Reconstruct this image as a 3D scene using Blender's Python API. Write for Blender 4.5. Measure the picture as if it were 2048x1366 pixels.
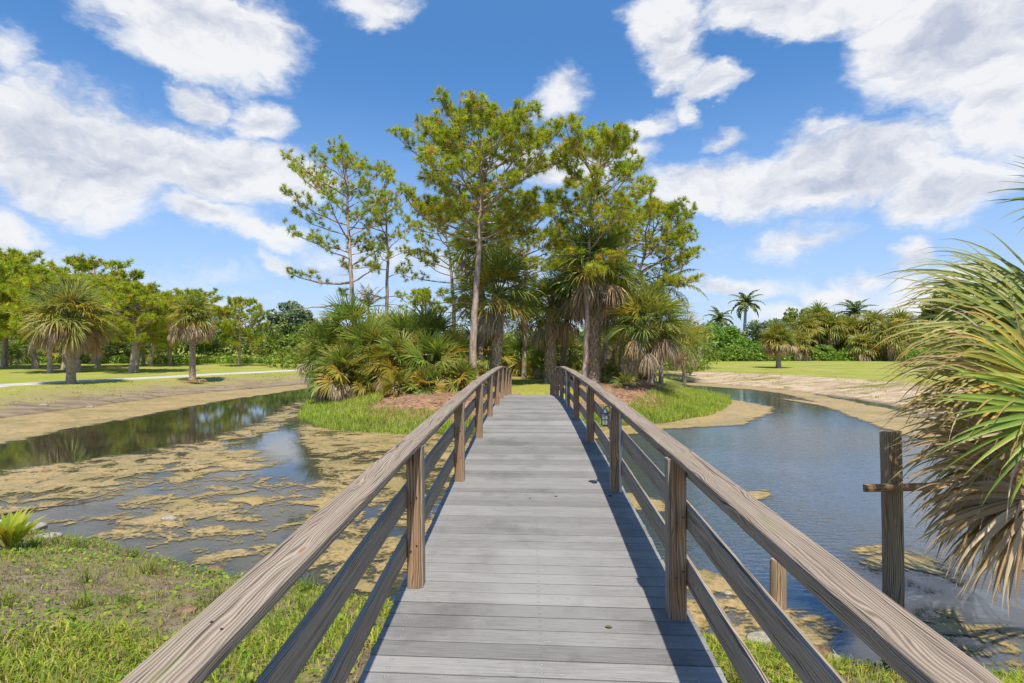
import bpy, math, random
import numpy as np
from math import radians as R, sin, cos, pi
random.seed(7); rng = np.random.default_rng(7)
scene = bpy.context.scene
for o in list(bpy.data.objects): bpy.data.objects.remove(o)

# ------------------------------------------------------------------ camera
F = 1138.0; HZ = 690.0; CH = 3.1          # focal length in photo pixels, horizon row, eye height above the water
cam_d = bpy.data.cameras.new('camera'); cam = bpy.data.objects.new('camera', cam_d)
scene.collection.objects.link(cam); scene.camera = cam
cam.location = (0, 0, CH); cam.rotation_euler = (R(90), 0, 0)
cam_d.sensor_width = 36; cam_d.lens = 36 * F / 2048
cam_d.shift_y = (HZ - 683) / 2048
cam_d.clip_start = 0.05; cam_d.clip_end = 4000
scene.render.resolution_x = 1024; scene.render.resolution_y = 683
scene.view_settings.view_transform = 'Standard'; scene.view_settings.look = 'None'
scene.view_settings.exposure = 0.55; scene.view_settings.gamma = 1
scene.view_settings.use_curve_mapping = False

# ------------------------------------------------------------------ sun
SUN = np.array([0.09, -0.47, 1.0]); SUN = SUN / np.linalg.norm(SUN)
sd = bpy.data.lights.new('sun', 'SUN'); sd.energy = 4.0; sd.angle = R(0.6); sd.color = (1.0, 0.93, 0.82)
so = bpy.data.objects.new('sun', sd); scene.collection.objects.link(so)
from mathutils import Vector, Matrix
so.rotation_euler = Vector(SUN.tolist()).to_track_quat('Z', 'Y').to_euler()

# ------------------------------------------------------------------ node helpers
class NT:
    def __init__(s, tree): s.t = tree; s.n = tree.nodes; s.l = tree.links
    def new(s, k, **kw):
        n = s.n.new(k)
        for a, v in kw.items(): setattr(n, a, v)
        return n
    def put(s, sock, v):
        if v is None: return
        if isinstance(v, bpy.types.NodeSocket): s.l.new(v, sock)
        else: sock.default_value = v
    def m(s, op, a, b=None, c=None, clamp=False):
        n = s.new('ShaderNodeMath', operation=op, use_clamp=clamp)
        s.put(n.inputs[0], a); s.put(n.inputs[1], b); s.put(n.inputs[2], c)
        return n.outputs[0]
    def vm(s, op, a, b=None, scale=None):
        n = s.new('ShaderNodeVectorMath', operation=op)
        s.put(n.inputs[0], a); s.put(n.inputs[1], b)
        if scale is not None: s.put(n.inputs['Scale'], scale)
        return n.outputs['Value'] if op in ('LENGTH', 'DOT_PRODUCT', 'DISTANCE') else n.outputs[0]
    def noise(s, vec, scale, detail=4, rough=0.55, dist=0.0, col=False):
        n = s.new('ShaderNodeTexNoise'); s.put(n.inputs['Vector'], vec)
        n.inputs['Scale'].default_value = scale; n.inputs['Detail'].default_value = detail
        n.inputs['Roughness'].default_value = rough; n.inputs['Distortion'].default_value = dist
        return n.outputs['Color'] if col else n.outputs['Fac']
    def ss(s, v, a, b, lo=0.0, hi=1.0):
        n = s.new('ShaderNodeMapRange', interpolation_type='SMOOTHSTEP')
        s.put(n.inputs['Value'], v); n.inputs['From Min'].default_value = a; n.inputs['From Max'].default_value = b
        n.inputs['To Min'].default_value = lo; n.inputs['To Max'].default_value = hi
        return n.outputs['Result']
    def mix(s, f, a, b, mode='MIX'):
        n = s.new('ShaderNodeMix', data_type='RGBA', blend_type=mode)
        s.put(n.inputs[0], f)
        for i, v in ((6, a), (7, b)):
            if isinstance(v, tuple) and len(v) == 3: v = v + (1,)
            s.put(n.inputs[i], v)
        return n.outputs[2]
    def ramp(s, f, stops):
        n = s.new('ShaderNodeValToRGB'); cr = n.color_ramp
        while len(cr.elements) < len(stops): cr.elements.new(0.5)
        for e, (p, c) in zip(cr.elements, stops): e.position = p; e.color = tuple(c) + (1,)
        s.put(n.inputs[0], f); return n.outputs[0]
    def xyz(s, x, y, z):
        n = s.new('ShaderNodeCombineXYZ'); s.put(n.inputs[0], x); s.put(n.inputs[1], y); s.put(n.inputs[2], z)
        return n.outputs[0]
    def sep(s, v):
        n = s.new('ShaderNodeSeparateXYZ'); s.put(n.inputs[0], v); return n.outputs
    def scalev(s, v, sx, sy, sz): return s.vm('MULTIPLY', v, (sx, sy, sz))
    def bump(s, h, strength, dist):
        n = s.new('ShaderNodeBump'); n.inputs['Strength'].default_value = strength; n.inputs['Distance'].default_value = dist
        s.put(n.inputs['Height'], h); return n.outputs[0]
    def attr(s, name):
        n = s.new('ShaderNodeAttribute', attribute_name=name); return n.outputs

# ------------------------------------------------------------------ world: physical sky + procedural clouds (by direction)
w = bpy.data.worlds.new('World'); scene.world = w; w.use_nodes = True
N = NT(w.node_tree); N.n.clear()
sky = N.new('ShaderNodeTexSky', sky_type='NISHITA', sun_disc=False)
sky.sun_elevation = math.asin(SUN[2]); sky.sun_rotation = math.atan2(SUN[0], SUN[1])
sky.air_density = 1.0; sky.dust_density = 0.3; sky.ozone_density = 3.0; sky.altitude = 0
geo = N.new('ShaderNodeNewGeometry'); D = N.vm('SCALE', geo.outputs['Incoming'], scale=-1.0)
dx, dy, dz = N.sep(D)
uu = N.m('ARCTAN2', dx, dy); hh = N.m('SQRT', N.m('ADD', N.m('MULTIPLY', dx, dx), N.m('MULTIPLY', dy, dy)))
vv = N.m('DIVIDE', dz, N.m('MAXIMUM', hh, 0.05))
P0 = N.xyz(uu, vv, 0.0)
wob = N.noise(N.scalev(P0, 1, 1.5, 1), 5.0, 5, 0.6, col=True)
P1 = N.vm('ADD', P0, N.vm('SCALE', N.vm('SUBTRACT', wob, (0.5, 0.5, 0.5)), scale=0.13))
wob2 = N.noise(N.scalev(P0, 1, 1.5, 1), 22.0, 6, 0.65, col=True)
P1 = N.vm('ADD', P1, N.vm('SCALE', N.vm('SUBTRACT', wob2, (0.5, 0.5, 0.5)), scale=0.022))
blobs = [(400,50,270,115,0,1),(330,85,150,80,0,.9),(540,105,95,55,0,.7),(750,0,110,55,0,.8),
 (120,300,330,135,8,1.1),(430,330,260,95,12,1.1),(50,230,170,90,0,1),(570,360,140,75,0,.8),(405,205,75,50,0,.9),(520,230,85,65,0,.9),
 (430,435,150,45,10,.8),(540,475,110,34,4,.7),(555,530,48,22,25,.55),(10,100,75,60,0,.5),(15,450,85,70,0,.7),
 (1330,40,110,110,0,1),(1355,120,75,60,20,.8),(1430,160,70,45,0,.9),(1385,205,34,50,0,.5),
 (1620,0,300,75,12,1),(1880,90,250,135,25,1.2),(2000,230,110,100,0,1),(2100,100,200,250,0,1),
 (1300,235,110,36,-20,.6),(1110,200,75,60,-30,.55),(1450,272,60,26,0,.55),(1270,300,80,40,-20,.5),
 (1430,360,190,75,0,1),(1650,350,300,90,-4,1.2),(1880,395,190,70,-5,1.1),(1120,330,200,60,0,.7),
 (1570,490,160,44,0,.55),(1640,262,120,26,0,.48),(1835,520,55,34,0,.7),(1740,555,90,22,0,.55),(1650,575,120,26,0,.6),(1450,575,220,30,0,.5),(1900,580,220,50,0,.65),(1640,620,420,30,0,.5),
 (300,600,500,34,0,.42),(250,540,300,40,0,.35),(900,540,400,60,0,.45)]
dens = None
for (bx, by, rx, ry, ang, st) in blobs:
    X = (bx - 1024) / F; u = math.atan(X); v = (HZ - by) / F / math.sqrt(1 + X * X)
    mp = N.new('ShaderNodeMapping', vector_type='TEXTURE'); N.put(mp.inputs['Vector'], P1)
    mp.inputs['Location'].default_value = (u, v, 0); mp.inputs['Rotation'].default_value = (0, 0, R(-ang))
    mp.inputs['Scale'].default_value = (rx / F / (1 + X * X) ** .7, ry / F, 1)
    d = N.m('MULTIPLY', N.m('SUBTRACT', 1.0, N.vm('LENGTH', mp.outputs[0])), st)
    dens = d if dens is None else N.m('MAXIMUM', dens, d)
gen = N.m('SUBTRACT', N.m('MULTIPLY', N.noise(N.vm('ADD', P0, (9.0, 0, 0)), 2.2, 5, 0.55), 2.6), 1.35)
side = N.ss(N.m('ABSOLUTE', uu), 0.95, 1.3)
high = N.ss(vv, 0.75, 1.0)
dens = N.m('MAXIMUM', dens, N.m('SUBTRACT', gen, N.m('MULTIPLY', N.m('SUBTRACT', 1.0, N.m('MAXIMUM', side, high)), 3.0)))
fb = N.noise(N.scalev(P1, 1, 1.7, 1), 7.0, 9, 0.62)
fbu = N.noise(N.scalev(N.vm('ADD', P1, (-0.010, 0.022, 0)), 1, 1.7, 1), 7.0, 9, 0.62)
fine = N.noise(N.scalev(P0, 1, 1.6, 1), 26.0, 8, 0.6)
den2 = N.m('ADD', N.m('SUBTRACT', dens, 0.13), N.m('ADD', N.m('MULTIPLY', N.m('SUBTRACT', fb, 0.52), 1.0), N.m('MULTIPLY', N.m('SUBTRACT', fine, 0.5), 0.22)))
mask = N.ss(den2, -0.10, 0.36)
lo1 = N.noise(P1, 4.0, 3, .5); lo2 = N.noise(N.vm('ADD', P1, (-0.01, 0.06, 0)), 4.0, 3, .5)
relief = N.m('ADD', N.m('MULTIPLY', N.m('SUBTRACT', fb, fbu), 3.2), N.m('MULTIPLY', N.m('SUBTRACT', lo1, lo2), 2.2))
body = N.ss(N.m('SUBTRACT', den2, N.m('MULTIPLY', N.m('SUBTRACT', fine, .5), .3)), 0.25, 0.95)
lit = N.m('ADD', N.m('SUBTRACT', 0.88, N.m('MULTIPLY', body, 0.42)), relief, clamp=True)
ccol = N.mix(lit, (0.54, 0.59, 0.73), (0.97, 0.98, 1.0))
hs = N.new('ShaderNodeHueSaturation'); N.put(hs.inputs['Color'], sky.outputs[0]); hs.inputs['Saturation'].default_value = 1.28
hs.inputs['Hue'].default_value = 0.503
skyc = N.vm('SCALE', hs.outputs[0], scale=0.122)
# pale band towards the horizon
skyc = N.mix(N.m('MULTIPLY', N.ss(vv, 0.50, -0.04), 0.80), skyc, (0.30, 0.405, 0.64))
skyc = N.mix(N.m('MULTIPLY', N.ss(vv, 0.10, 0.80), 0.45), skyc, (0.088, 0.215, 0.45))
tot = N.mix(N.m('MULTIPLY', mask, 0.96), skyc, N.vm('SCALE', ccol, scale=0.645))
bg = N.new('ShaderNodeBackground'); N.put(bg.inputs['Color'], tot); bg.inputs['Strength'].default_value = 1.0
out = N.new('ShaderNodeOutputWorld'); N.l.new(bg.outputs[0], out.inputs[0])
w.cycles.sampling_method = 'MANUAL'; w.cycles.sample_map_resolution = 512

# ------------------------------------------------------------------ object helpers
COL = scene.collection
def tag(o, label=None, cat=None, group=None, kind=None):
    if label: o['label'] = label
    if cat: o['category'] = cat
    if group: o['group'] = group
    if kind: o['kind'] = kind
    return o
def empty(name, loc=(0, 0, 0), rz=0.0):
    o = bpy.data.objects.new(name, None); COL.objects.link(o)
    o.location = tuple(float(c) for c in loc); o.rotation_euler = (0, 0, rz); o.empty_display_size = .2
    return o
class G:
    """collects vertices and faces, builds ONE mesh object"""
    def __init__(s): s.V = []; s.T = []; s.C = []; s.UV = []; s.n = 0; s.has_uv = False
    def add(s, V, Fc, col=(1, 1, 1), uv=None):
        V = np.asarray(V, float).reshape(-1, 3); Fc = np.asarray(Fc, int)
        s.V.append(V); s.T.append(Fc + s.n)
        c = np.asarray(col, float)
        if c.ndim == 1: c = np.tile(c, (len(V), 1))
        s.C.append(c); s.n += len(V)
        s.UV.append(np.zeros((len(V), 2)) if uv is None else np.asarray(uv, float))
        if uv is not None: s.has_uv = True
        return s
    def mesh(s, name, mats, smooth=False):
        me = bpy.data.meshes.new(name)
        V = np.concatenate(s.V); C = np.concatenate(s.C); UV = np.concatenate(s.UV)
        tot = np.concatenate([np.full(len(f), f.shape[1]) for f in s.T if len(f)])
        idx = np.concatenate([f.ravel() for f in s.T if len(f)])
        me.vertices.add(len(V)); me.vertices.foreach_set('co', V.astype(np.float32).ravel())
        me.loops.add(len(idx)); me.loops.foreach_set('vertex_index', idx.astype(np.int32))
        me.polygons.add(len(tot)); st = np.concatenate([[0], np.cumsum(tot)[:-1]])
        me.polygons.foreach_set('loop_start', st.astype(np.int32))
        me.polygons.foreach_set('loop_total', tot.astype(np.int32))
        a = me.color_attributes.new('Col', 'FLOAT_COLOR', 'POINT')
        a.data.foreach_set('color', np.concatenate([C, np.ones((len(C), 1))], 1).astype(np.float32).ravel())
        if s.has_uv:
            ul = me.uv_layers.new(name='UVMap'); ul.data.foreach_set('uv', UV[idx].astype(np.float32).ravel())
        if smooth: me.polygons.foreach_set('use_smooth', np.ones(len(tot), bool))
        me.update(calc_edges=True); me.validate()
        for m_ in (mats if isinstance(mats, (list, tuple)) else [mats]): me.materials.append(m_)
        return me
    def build(s, name, mats, parent=None, smooth=False, loc=None):
        o = bpy.data.objects.new(name, s.mesh(name, mats, smooth)); COL.objects.link(o)
        if parent: o.parent = parent
        if loc is not None: o.location = tuple(float(c) for c in loc)
        return o
def copy_thing(root, loc, rz=0.0, scale=None, label=None):
    r = root.copy(); COL.objects.link(r); r.location = tuple(float(c) for c in loc); r.rotation_euler = (0, 0, rz)
    if scale is not None: r.scale = (scale,) * 3 if not isinstance(scale, tuple) else scale
    if label: r['label'] = label
    for ch in list(root.children):
        c = ch.copy(); COL.objects.link(c); c.parent = r
        for g in ch.children:
            e = g.copy(); COL.objects.link(e); e.parent = c
    return r
def nrm(v): return v / np.maximum(np.linalg.norm(v, axis=-1, keepdims=True), 1e-9)
def tube(g, pts, rad, k=6, col=(1, 1, 1), cap=True, jit=0.0):
    pts = np.asarray(pts, float); n = len(pts); rad = np.broadcast_to(np.asarray(rad, float), (n,)).copy()
    t = nrm(np.gradient(pts, axis=0)); ref = np.array([0.03, 0.02, 1.0]) if abs(t[0, 2]) < .8 else np.array([1.0, 0.05, 0])
    a = nrm(np.cross(t, ref)); b = np.cross(t, a)
    th = np.arange(k) / k * 2 * pi
    rr = rad[:, None, None] * (1 + (rng.random((n, k, 1)) - .5) * jit)
    V = pts[:, None] + rr * (np.cos(th)[None, :, None] * a[:, None] + np.sin(th)[None, :, None] * b[:, None])
    i = np.arange(n - 1)[:, None] * k; j = np.arange(k)[None]; j2 = (j + 1) % k
    Fq = np.stack([i + j, i + j2, i + k + j2, i + k + j], -1).reshape(-1, 4)
    L = np.concatenate([[0], np.cumsum(np.linalg.norm(np.diff(pts, axis=0), axis=1))])
    uv = np.stack([np.broadcast_to(L[:, None], (n, k)), np.broadcast_to((th * rad.max())[None], (n, k))], -1).reshape(-1, 2)
    g.add(V.reshape(-1, 3), Fq, col, uv)
    if cap and k >= 5:
        g.add(V[-1], np.arange(k)[None, :], col, np.stack([V[-1][:, 0], V[-1][:, 1]], -1))
        g.add(V[0], np.arange(k)[None, ::-1], col, np.stack([V[0][:, 0], V[0][:, 1]], -1))
def beam(g, path, wdt, hgt, up=(0, 0, 1), bev=0.004, col=(1, 1, 1), voff=0.0, jitter=0.0):
    """bevelled rectangular section swept along a path; UV in metres (u along the grain)"""
    path = np.asarray(path, float); n = len(path)
    t = nrm(np.gradient(path, axis=0)); a = nrm(np.cross(t, np.asarray(up, float))); b = np.cross(a, t)
    w2, h2 = wdt / 2, hgt / 2
    sec = np.array([(-w2+bev, -h2), (w2-bev, -h2), (w2, -h2+bev), (w2, h2-bev), (w2-bev, h2), (-w2+bev, h2), (-w2, h2-bev), (-w2, -h2+bev)])
    ofs = rng.normal(0, jitter, (n, 8, 1)) if jitter else 0
    V = path[:, None] + sec[None, :, :1] * a[:, None] + sec[None, :, 1:] * b[:, None]
    if jitter: V = V + ofs * np.array([1., 1., 1.])
    per = np.concatenate([[0], np.cumsum(np.linalg.norm(np.diff(np.vstack([sec, sec[:1]]), axis=0), axis=1))])
    L = np.concatenate([[0], np.cumsum(np.linalg.norm(np.diff(path, axis=0), axis=1))])
    for j in range(8):
        j2 = (j + 1) % 8
        VV = np.concatenate([V[:, j], V[:, j2]]); i = np.arange(n - 1)
        uv = np.concatenate([np.stack([L, np.full(n, per[j])], 1), np.stack([L, np.full(n, per[j + 1])], 1)]) + [0, voff]
        g.add(VV, np.stack([i, n + i, n + i + 1, i + 1], 1), col, uv)
    # end grain
    for e, o_ in ((0, 1), (n - 1, -1)):
        g.add(V[e], np.arange(8)[None, ::o_], col, sec * 0.3 + [7.0, 3.0 + voff])

# value noise for terrain and scatter masks
_h = rng.random((256, 256))
def vnoise(x, y):
    xi = np.floor(x).astype(int); yi = np.floor(y).astype(int); fx = x - xi; fy = y - yi
    fx = fx * fx * (3 - 2 * fx); fy = fy * fy * (3 - 2 * fy)
    g = lambda a, b: _h[a % 256, b % 256]
    return (g(xi, yi) * (1 - fx) + g(xi + 1, yi) * fx) * (1 - fy) + (g(xi, yi + 1) * (1 - fx) + g(xi + 1, yi + 1) * fx) * fy
def fbm(x, y, o=4):
    s = 0; a = .5
    for i in range(o): s = s + a * vnoise(x * 2 ** i + 13.7 * i, y * 2 ** i + 7.1 * i); a *= .5
    return s / (1 - .5 ** o)
def sstep(v, a, b):
    t = np.clip((v - a) / (b - a), 0, 1); return t * t * (3 - 2 * t)

# ------------------------------------------------------------------ terrain
def gp(px, py, z=0.0):
    d = (CH - z) * F / (py - HZ); return ((px - 1024) / F * d, d)
shore = [(-60, 9), (-30, 11.5)] + [gp(*p) for p in [(-250,985),(-60,1018),(40,1052),(130,1080),(250,1108),(380,1128),(450,1150),(560,1162),
  (660,1185),(780,1205),(1000,1225),(1250,1262),(1400,1282),(1500,1300),(1640,1322),(1850,1342),(2048,1362),(2400,1366)]] + [(11, 5.5), (16, 6.5), (30, 8),
  (60, 10), (60, 22), (34, 20.5), (26, 22)] + [gp(*p) for p in [(1960,862),(1880,838),(1800,815),(1700,796),(1600,784),(1500,773),(1430,768),(1375,765),
  (1366,772),(1410,784),(1452,797),(1460,810),(1405,832),(1330,846),(1250,852),(1150,856),(1000,864),(900,868),(800,868),(700,864),(630,852),(606,832),(612,808),(640,790),(655,776),
  (652,769),(600,770),(500,778),(350,792),(180,815),(0,838),(-200,868)]] + [(-32, 18.5), (-60, 17)]
shore = np.array(shore)
def sdf(x, y):
    P = np.stack([x, y], -1); best = np.full(x.shape, 1e9); inside = np.zeros(x.shape, bool)
    for i in range(len(shore)):
        a = shore[i]; b = shore[(i + 1) % len(shore)]; ab = b - a
        t = np.clip(((P - a) @ ab) / (ab @ ab), 0, 1); d = np.hypot(P[..., 0] - a[0] - t * ab[0], P[..., 1] - a[1] - t * ab[1])
        best = np.minimum(best, d)
        c = ((a[1] > y) != (b[1] > y)) & (x < (b[0] - a[0]) * (y - a[1]) / (b[1] - a[1] + 1e-12) + a[0]); inside ^= c
    return np.where(inside, -best, best)
def terrain(x, y):
    x = np.asarray(x, float); y = np.asarray(y, float)
    s = sdf(x, y) + (fbm(x * .9 + 5, y * .9, 3) - .5) * .5 * sstep(np.abs(y), 0, 12)
    wn = sstep(y, 16.5, 13.5); wi = sstep(np.abs(x - .3), 16.5, 13.5) * sstep(y, 58, 46) * (1 - wn)
    wf = np.clip(1 - wn - wi, 0, 1)
    sp = np.maximum(s, 0)
    zn = 1.12 * (1 - np.exp(-sp * .30)) + .02
    zi = 0.22 * sstep(sp, 0, 1.2) + 0.75 * sstep(sp, 1.0, 4.6)
    zi = zi + .35 * np.exp(-((x - 6.8) ** 2 + (y - 27.5) ** 2) / 9) * sstep(sp, .8, 3)
    zf = .12 * sstep(sp, 0, .6) + .42 * sstep(sp, .8, 7) + .22 * sstep(sp, 7, 45)
    z = wn * zn + wi * zi + wf * zf
    rough = (fbm(x * 2.3, y * 2.3, 4) - .5) * .10 + (fbm(x * .5 + 40, y * .5, 3) - .5) * .16
    z = np.where(s > 0, z + rough * sstep(sp, 0, 1.0) * (1 - .75 * wf * sstep(sp, 6, 10)), np.maximum(s * .30, -1.4))
    return z, s, wn, wi, wf
def H(x, y): return float(terrain(np.array([x]), np.array([y]))[0][0])

def material(name):
    m_ = bpy.data.materials.new(name); m_.use_nodes = True; N = NT(m_.node_tree); N.n.clear()
    o = N.new('ShaderNodeOutputMaterial'); return m_, N, o
def principled(N, o, col, rough=.8, normal=None, spec=.3, **kw):
    p = N.new('ShaderNodeBsdfPrincipled')
    if isinstance(col, tuple) and len(col) == 3: col = col + (1,)
    N.put(p.inputs['Base Color'], col); N.put(p.inputs['Roughness'], rough); N.put(p.inputs['Specular IOR Level'], spec)
    if normal is not None: N.put(p.inputs['Normal'], normal)
    for k, v in kw.items(): N.put(p.inputs[k], v)
    N.l.new(p.outputs[0], o.inputs[0]); return p

def ground_material():
    m_, N, o = material('ground')
    P = N.new('ShaderNodeTexCoord').outputs['Object']; A = N.attr('Col')
    s, wi, wn = N.sep(A[0])                      # shore distance /20, island weight, near-bank weight
    s = N.m('MULTIPLY', s, 20.0)
    px, py, pz = N.sep(P)
    n1 = N.noise(P, 0.9, 5, .6); n2 = N.noise(P, 5, 5, .65); n3 = N.noise(P, 34, 4, .7); nb = N.noise(P, 0.22, 4, .6)
    nS = N.noise(N.scalev(P, .35, 1.2, 1), 1.5, 6, .65)
    # lawn
    lawn = N.mix(N.ss(n2, .3, .7), (0.24, 0.28, 0.042), (0.34, 0.34, 0.060))
    lawn = N.mix(N.ss(nb, .42, .68), lawn, (0.38, 0.34, 0.10))
    lawn = N.mix(N.m('MULTIPLY', N.ss(n3, .40, .75), .55), lawn, (0.15, 0.20, 0.025))
    # sand (right bank pinkish) and mud (left bank)
    sand = N.mix(N.ss(nS, .35, .62), (0.552, 0.439, 0.306), (0.343, 0.243, 0.153))
    sand = N.mix(N.ss(n2, .55, .75), sand, (0.628, 0.524, 0.391))
    mud = N.mix(N.ss(nS, .36, .62), (0.178, 0.132, 0.089), (0.306, 0.234, 0.153))
    mud = N.mix(N.ss(n2, .58, .72), mud, (0.16, 0.16, 0.05))
    bank = N.mix(N.ss(px, -9, 6), mud, sand)
    dry = N.mix(N.ss(n2, .35, .65), (0.26, 0.235, 0.075), (0.33, 0.27, 0.13))
    sN = N.m('ADD', s, N.m('MULTIPLY', N.m('SUBTRACT', N.noise(N.scalev(P, .3, .8, 1), 1.0, 6, .65), .5), 9.0))
    far = N.mix(N.ss(sN, 2.4, 3.8), bank, dry)
    far = N.mix(N.ss(sN, 4.2, 7.8), far, lawn)
    sR = N.m('ADD', s, N.m('MULTIPLY', N.m('SUBTRACT', N.noise(N.scalev(P, .3, .8, 1), 1.0, 6, .65), .5), 5.0))
    farR = N.mix(N.ss(sR, 6.8, 8.6), sand, lawn)
    patch = N.m('MULTIPLY', N.ss(N.noise(N.scalev(P, .16, .6, 1), 1.0, 5, .6), .56, .63), N.ss(s, .8, 2))
    farR = N.mix(patch, farR, (0.20, 0.20, 0.05))
    far = N.mix(N.ss(px, -2, 6), far, farR)
    # island: pine straw mulch, then mown grass with straw
    mulch = N.mix(N.ss(n2, .3, .7), (0.22, 0.115, 0.065), (0.42, 0.25, 0.15))
    mulch = N.mix(N.m('MULTIPLY', N.ss(n3, .5, .7), .7), mulch, (0.36, 0.24, 0.16))
    igr = N.mix(N.ss(n2, .35, .65), (0.22, 0.25, 0.035), (0.36, 0.33, 0.07))
    onpath = N.m('MULTIPLY', N.ss(N.m('ABSOLUTE', N.m('SUBTRACT', px, 1.0)), 3.0, 1.9), N.ss(py, 24.0, 25.0))
    onpath = N.m('MAXIMUM', onpath, N.ss(py, 33.0, 37.0))
    isl = N.mix(N.m('MULTIPLY', onpath, N.ss(n1, .30, .45)), mulch, igr)
    isl = N.mix(N.ss(N.m('ADD', s, n1), 2.3, 1.3), isl, (0.12, 0.14, 0.035))
    # near bank: dark soil, leaf litter, patches of grass
    soil = N.mix(N.ss(n2, .3, .7), (0.13, 0.10, 0.070), (0.30, 0.235, 0.165))
    soil = N.mix(N.m('MULTIPLY', N.ss(n3, .5, .72), .8), soil, (0.30, 0.25, 0.18))
    soil = N.mix(N.m('MULTIPLY', N.ss(n1, .42, .62), .75), soil, (0.22, 0.24, 0.04))
    col = N.mix(wi, far, isl); col = N.mix(wn, col, soil)
    col = N.mix(N.m('MULTIPLY', N.ss(s, .45, -.05), .7), col, (0.085, 0.07, 0.04))   # wet margin
    h = N.m('ADD', n3, N.m('MULTIPLY', n2, 1.5))
    principled(N, o, col, .95, N.bump(h, .7, .04), .15)
    return m_

def sinhgrid(c, ext, b, n): t = np.linspace(-1, 1, n); return c + ext * np.sinh(b * t) / np.sinh(b)
gx = sinhgrid(0, 1600, 6.6, 520); gy = sinhgrid(9, 1600, 6.6, 560)
X, Y = np.meshgrid(gx, gy); Z, S, WN, WI, WF = terrain(X, Y)
g = G(); nx, ny = len(gx), len(gy)
ii = np.arange(ny - 1)[:, None] * nx; jj = np.arange(nx - 1)[None]
g.add(np.stack([X, Y, Z], -1).reshape(-1, 3), np.stack([ii + jj, ii + jj + 1, ii + nx + jj + 1, ii + nx + jj], -1).reshape(-1, 4),
      np.stack([np.clip(S, -5, 60) / 20, WI, WN], -1).reshape(-1, 3))
ground = g.build('ground', ground_material(), smooth=True); tag(ground, kind='structure')

# gravel path on the left lawn
def strip(name, pts, width, mat, dz):
    pts = np.array(pts, float); t = np.linspace(0, len(pts) - 1, 160)
    c = np.stack([np.interp(t, np.arange(len(pts)), pts[:, k]) for k in range(2)], 1)
    for _ in range(12): c[1:-1] = (c[:-2] + c[2:] + 2 * c[1:-1]) / 4
    d = nrm(np.gradient(c, axis=0)); nn = np.stack([-d[:, 1], d[:, 0]], 1)
    rows = []; K = 7
    for k in range(K):
        f = (k / (K - 1) - .5) * width
        q = c + nn * (f + (rng.random((len(c), 1)) - .5) * (.15 if k in (0, K - 1) else 0))
        rows.append(np.concatenate([q, (terrain(q[:, 0], q[:, 1])[0] + dz * (1 if 0 < k < K - 1 else -.5))[:, None]], 1))
    Vv = np.stack(rows, 1).reshape(-1, 3); i = np.arange(len(c) - 1)[:, None] * K; j = np.arange(K - 1)[None]
    g = G(); g.add(Vv, np.stack([i + j, i + j + 1, i + K + j + 1, i + K + j], -1).reshape(-1, 4)); return g.build(name, mat, smooth=True)
m_, N, o = material('gravel'); P = N.new('ShaderNodeTexCoord').outputs['Object']
n = N.noise(P, 18, 4, .7); n2 = N.noise(P, .8, 4, .6)
c = N.mix(N.ss(n, .3, .7), (0.34, 0.32, 0.30), (0.60, 0.57, 0.54)); c = N.mix(N.m('MULTIPLY', N.ss(n2, .55, .75), .5), c, (0.30, 0.28, 0.14))
principled(N, o, c, .95, N.bump(n, .6, .02), .1)
pp = [gp(x, y, .62) for x, y in [(-500,806),(-200,787),(0,769),(150,761),(300,754),(450,746),(560,741),(640,738),(720,736)]]
tag(strip('path', pp, 2.2, m_, .05), kind='structure')

# ------------------------------------------------------------------ water
m_, N, o = material('water'); P = N.new('ShaderNodeTexCoord').outputs['Object']; px, py, pz = N.sep(P)
rip = N.noise(N.scalev(P, 1.0, 2.6, 1), 3.6, 3, .55); rip2 = N.noise(N.scalev(N.vm('ADD', P, (3., 1., 0)), 2.5, 5.5, 1), 2.3, 3, .55)
wv = N.new('ShaderNodeTexWave', bands_direction='Y'); N.put(wv.inputs['Vector'], N.scalev(P, .25, 1.0, 1)); wv.inputs['Scale'].default_value = 1.9
wv.inputs['Distortion'].default_value = 5.0; wv.inputs['Detail'].default_value = 2; wv.inputs['Detail Scale'].default_value = 1.4
right = N.m('MULTIPLY', N.ss(px, .5, 3.5), N.ss(py, 6.5, 9.5)); calm = N.ss(N.noise(P, .12, 2, .5), .35, .6)
right = N.m('MULTIPLY', right, N.m('ADD', .10, N.m('MULTIPLY', N.ss(py, 27, 13), .90)))
amp = N.m('ADD', .010, N.m('MULTIPLY', right, N.m('ADD', .18, N.m('MULTIPLY', calm, .32))))
hgt = N.m('MULTIPLY', N.m('ADD', N.m('ADD', rip, N.m('MULTIPLY', rip2, .5)), N.m('MULTIPLY', wv.outputs['Fac'], .12)), amp)
murk = N.noise(P, .5, 5, .6)
wc = N.mix(N.ss(murk, .35, .65), (0.018, 0.024, 0.016), (0.038, 0.040, 0.026))
wc = N.mix(N.ss(px, -1, 4), wc, (0.032, 0.052, 0.074))
wp = principled(N, o, wc, .03, N.bump(hgt, 1.0, .05), .95, IOR=1.6)
g = G(); g.add([(-90, 3, 0), (90, 3, 0), (90, 70, 0), (-90, 70, 0)], [[0, 1, 2, 3]])
tag(g.build('water', m_), kind='structure')

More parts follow.
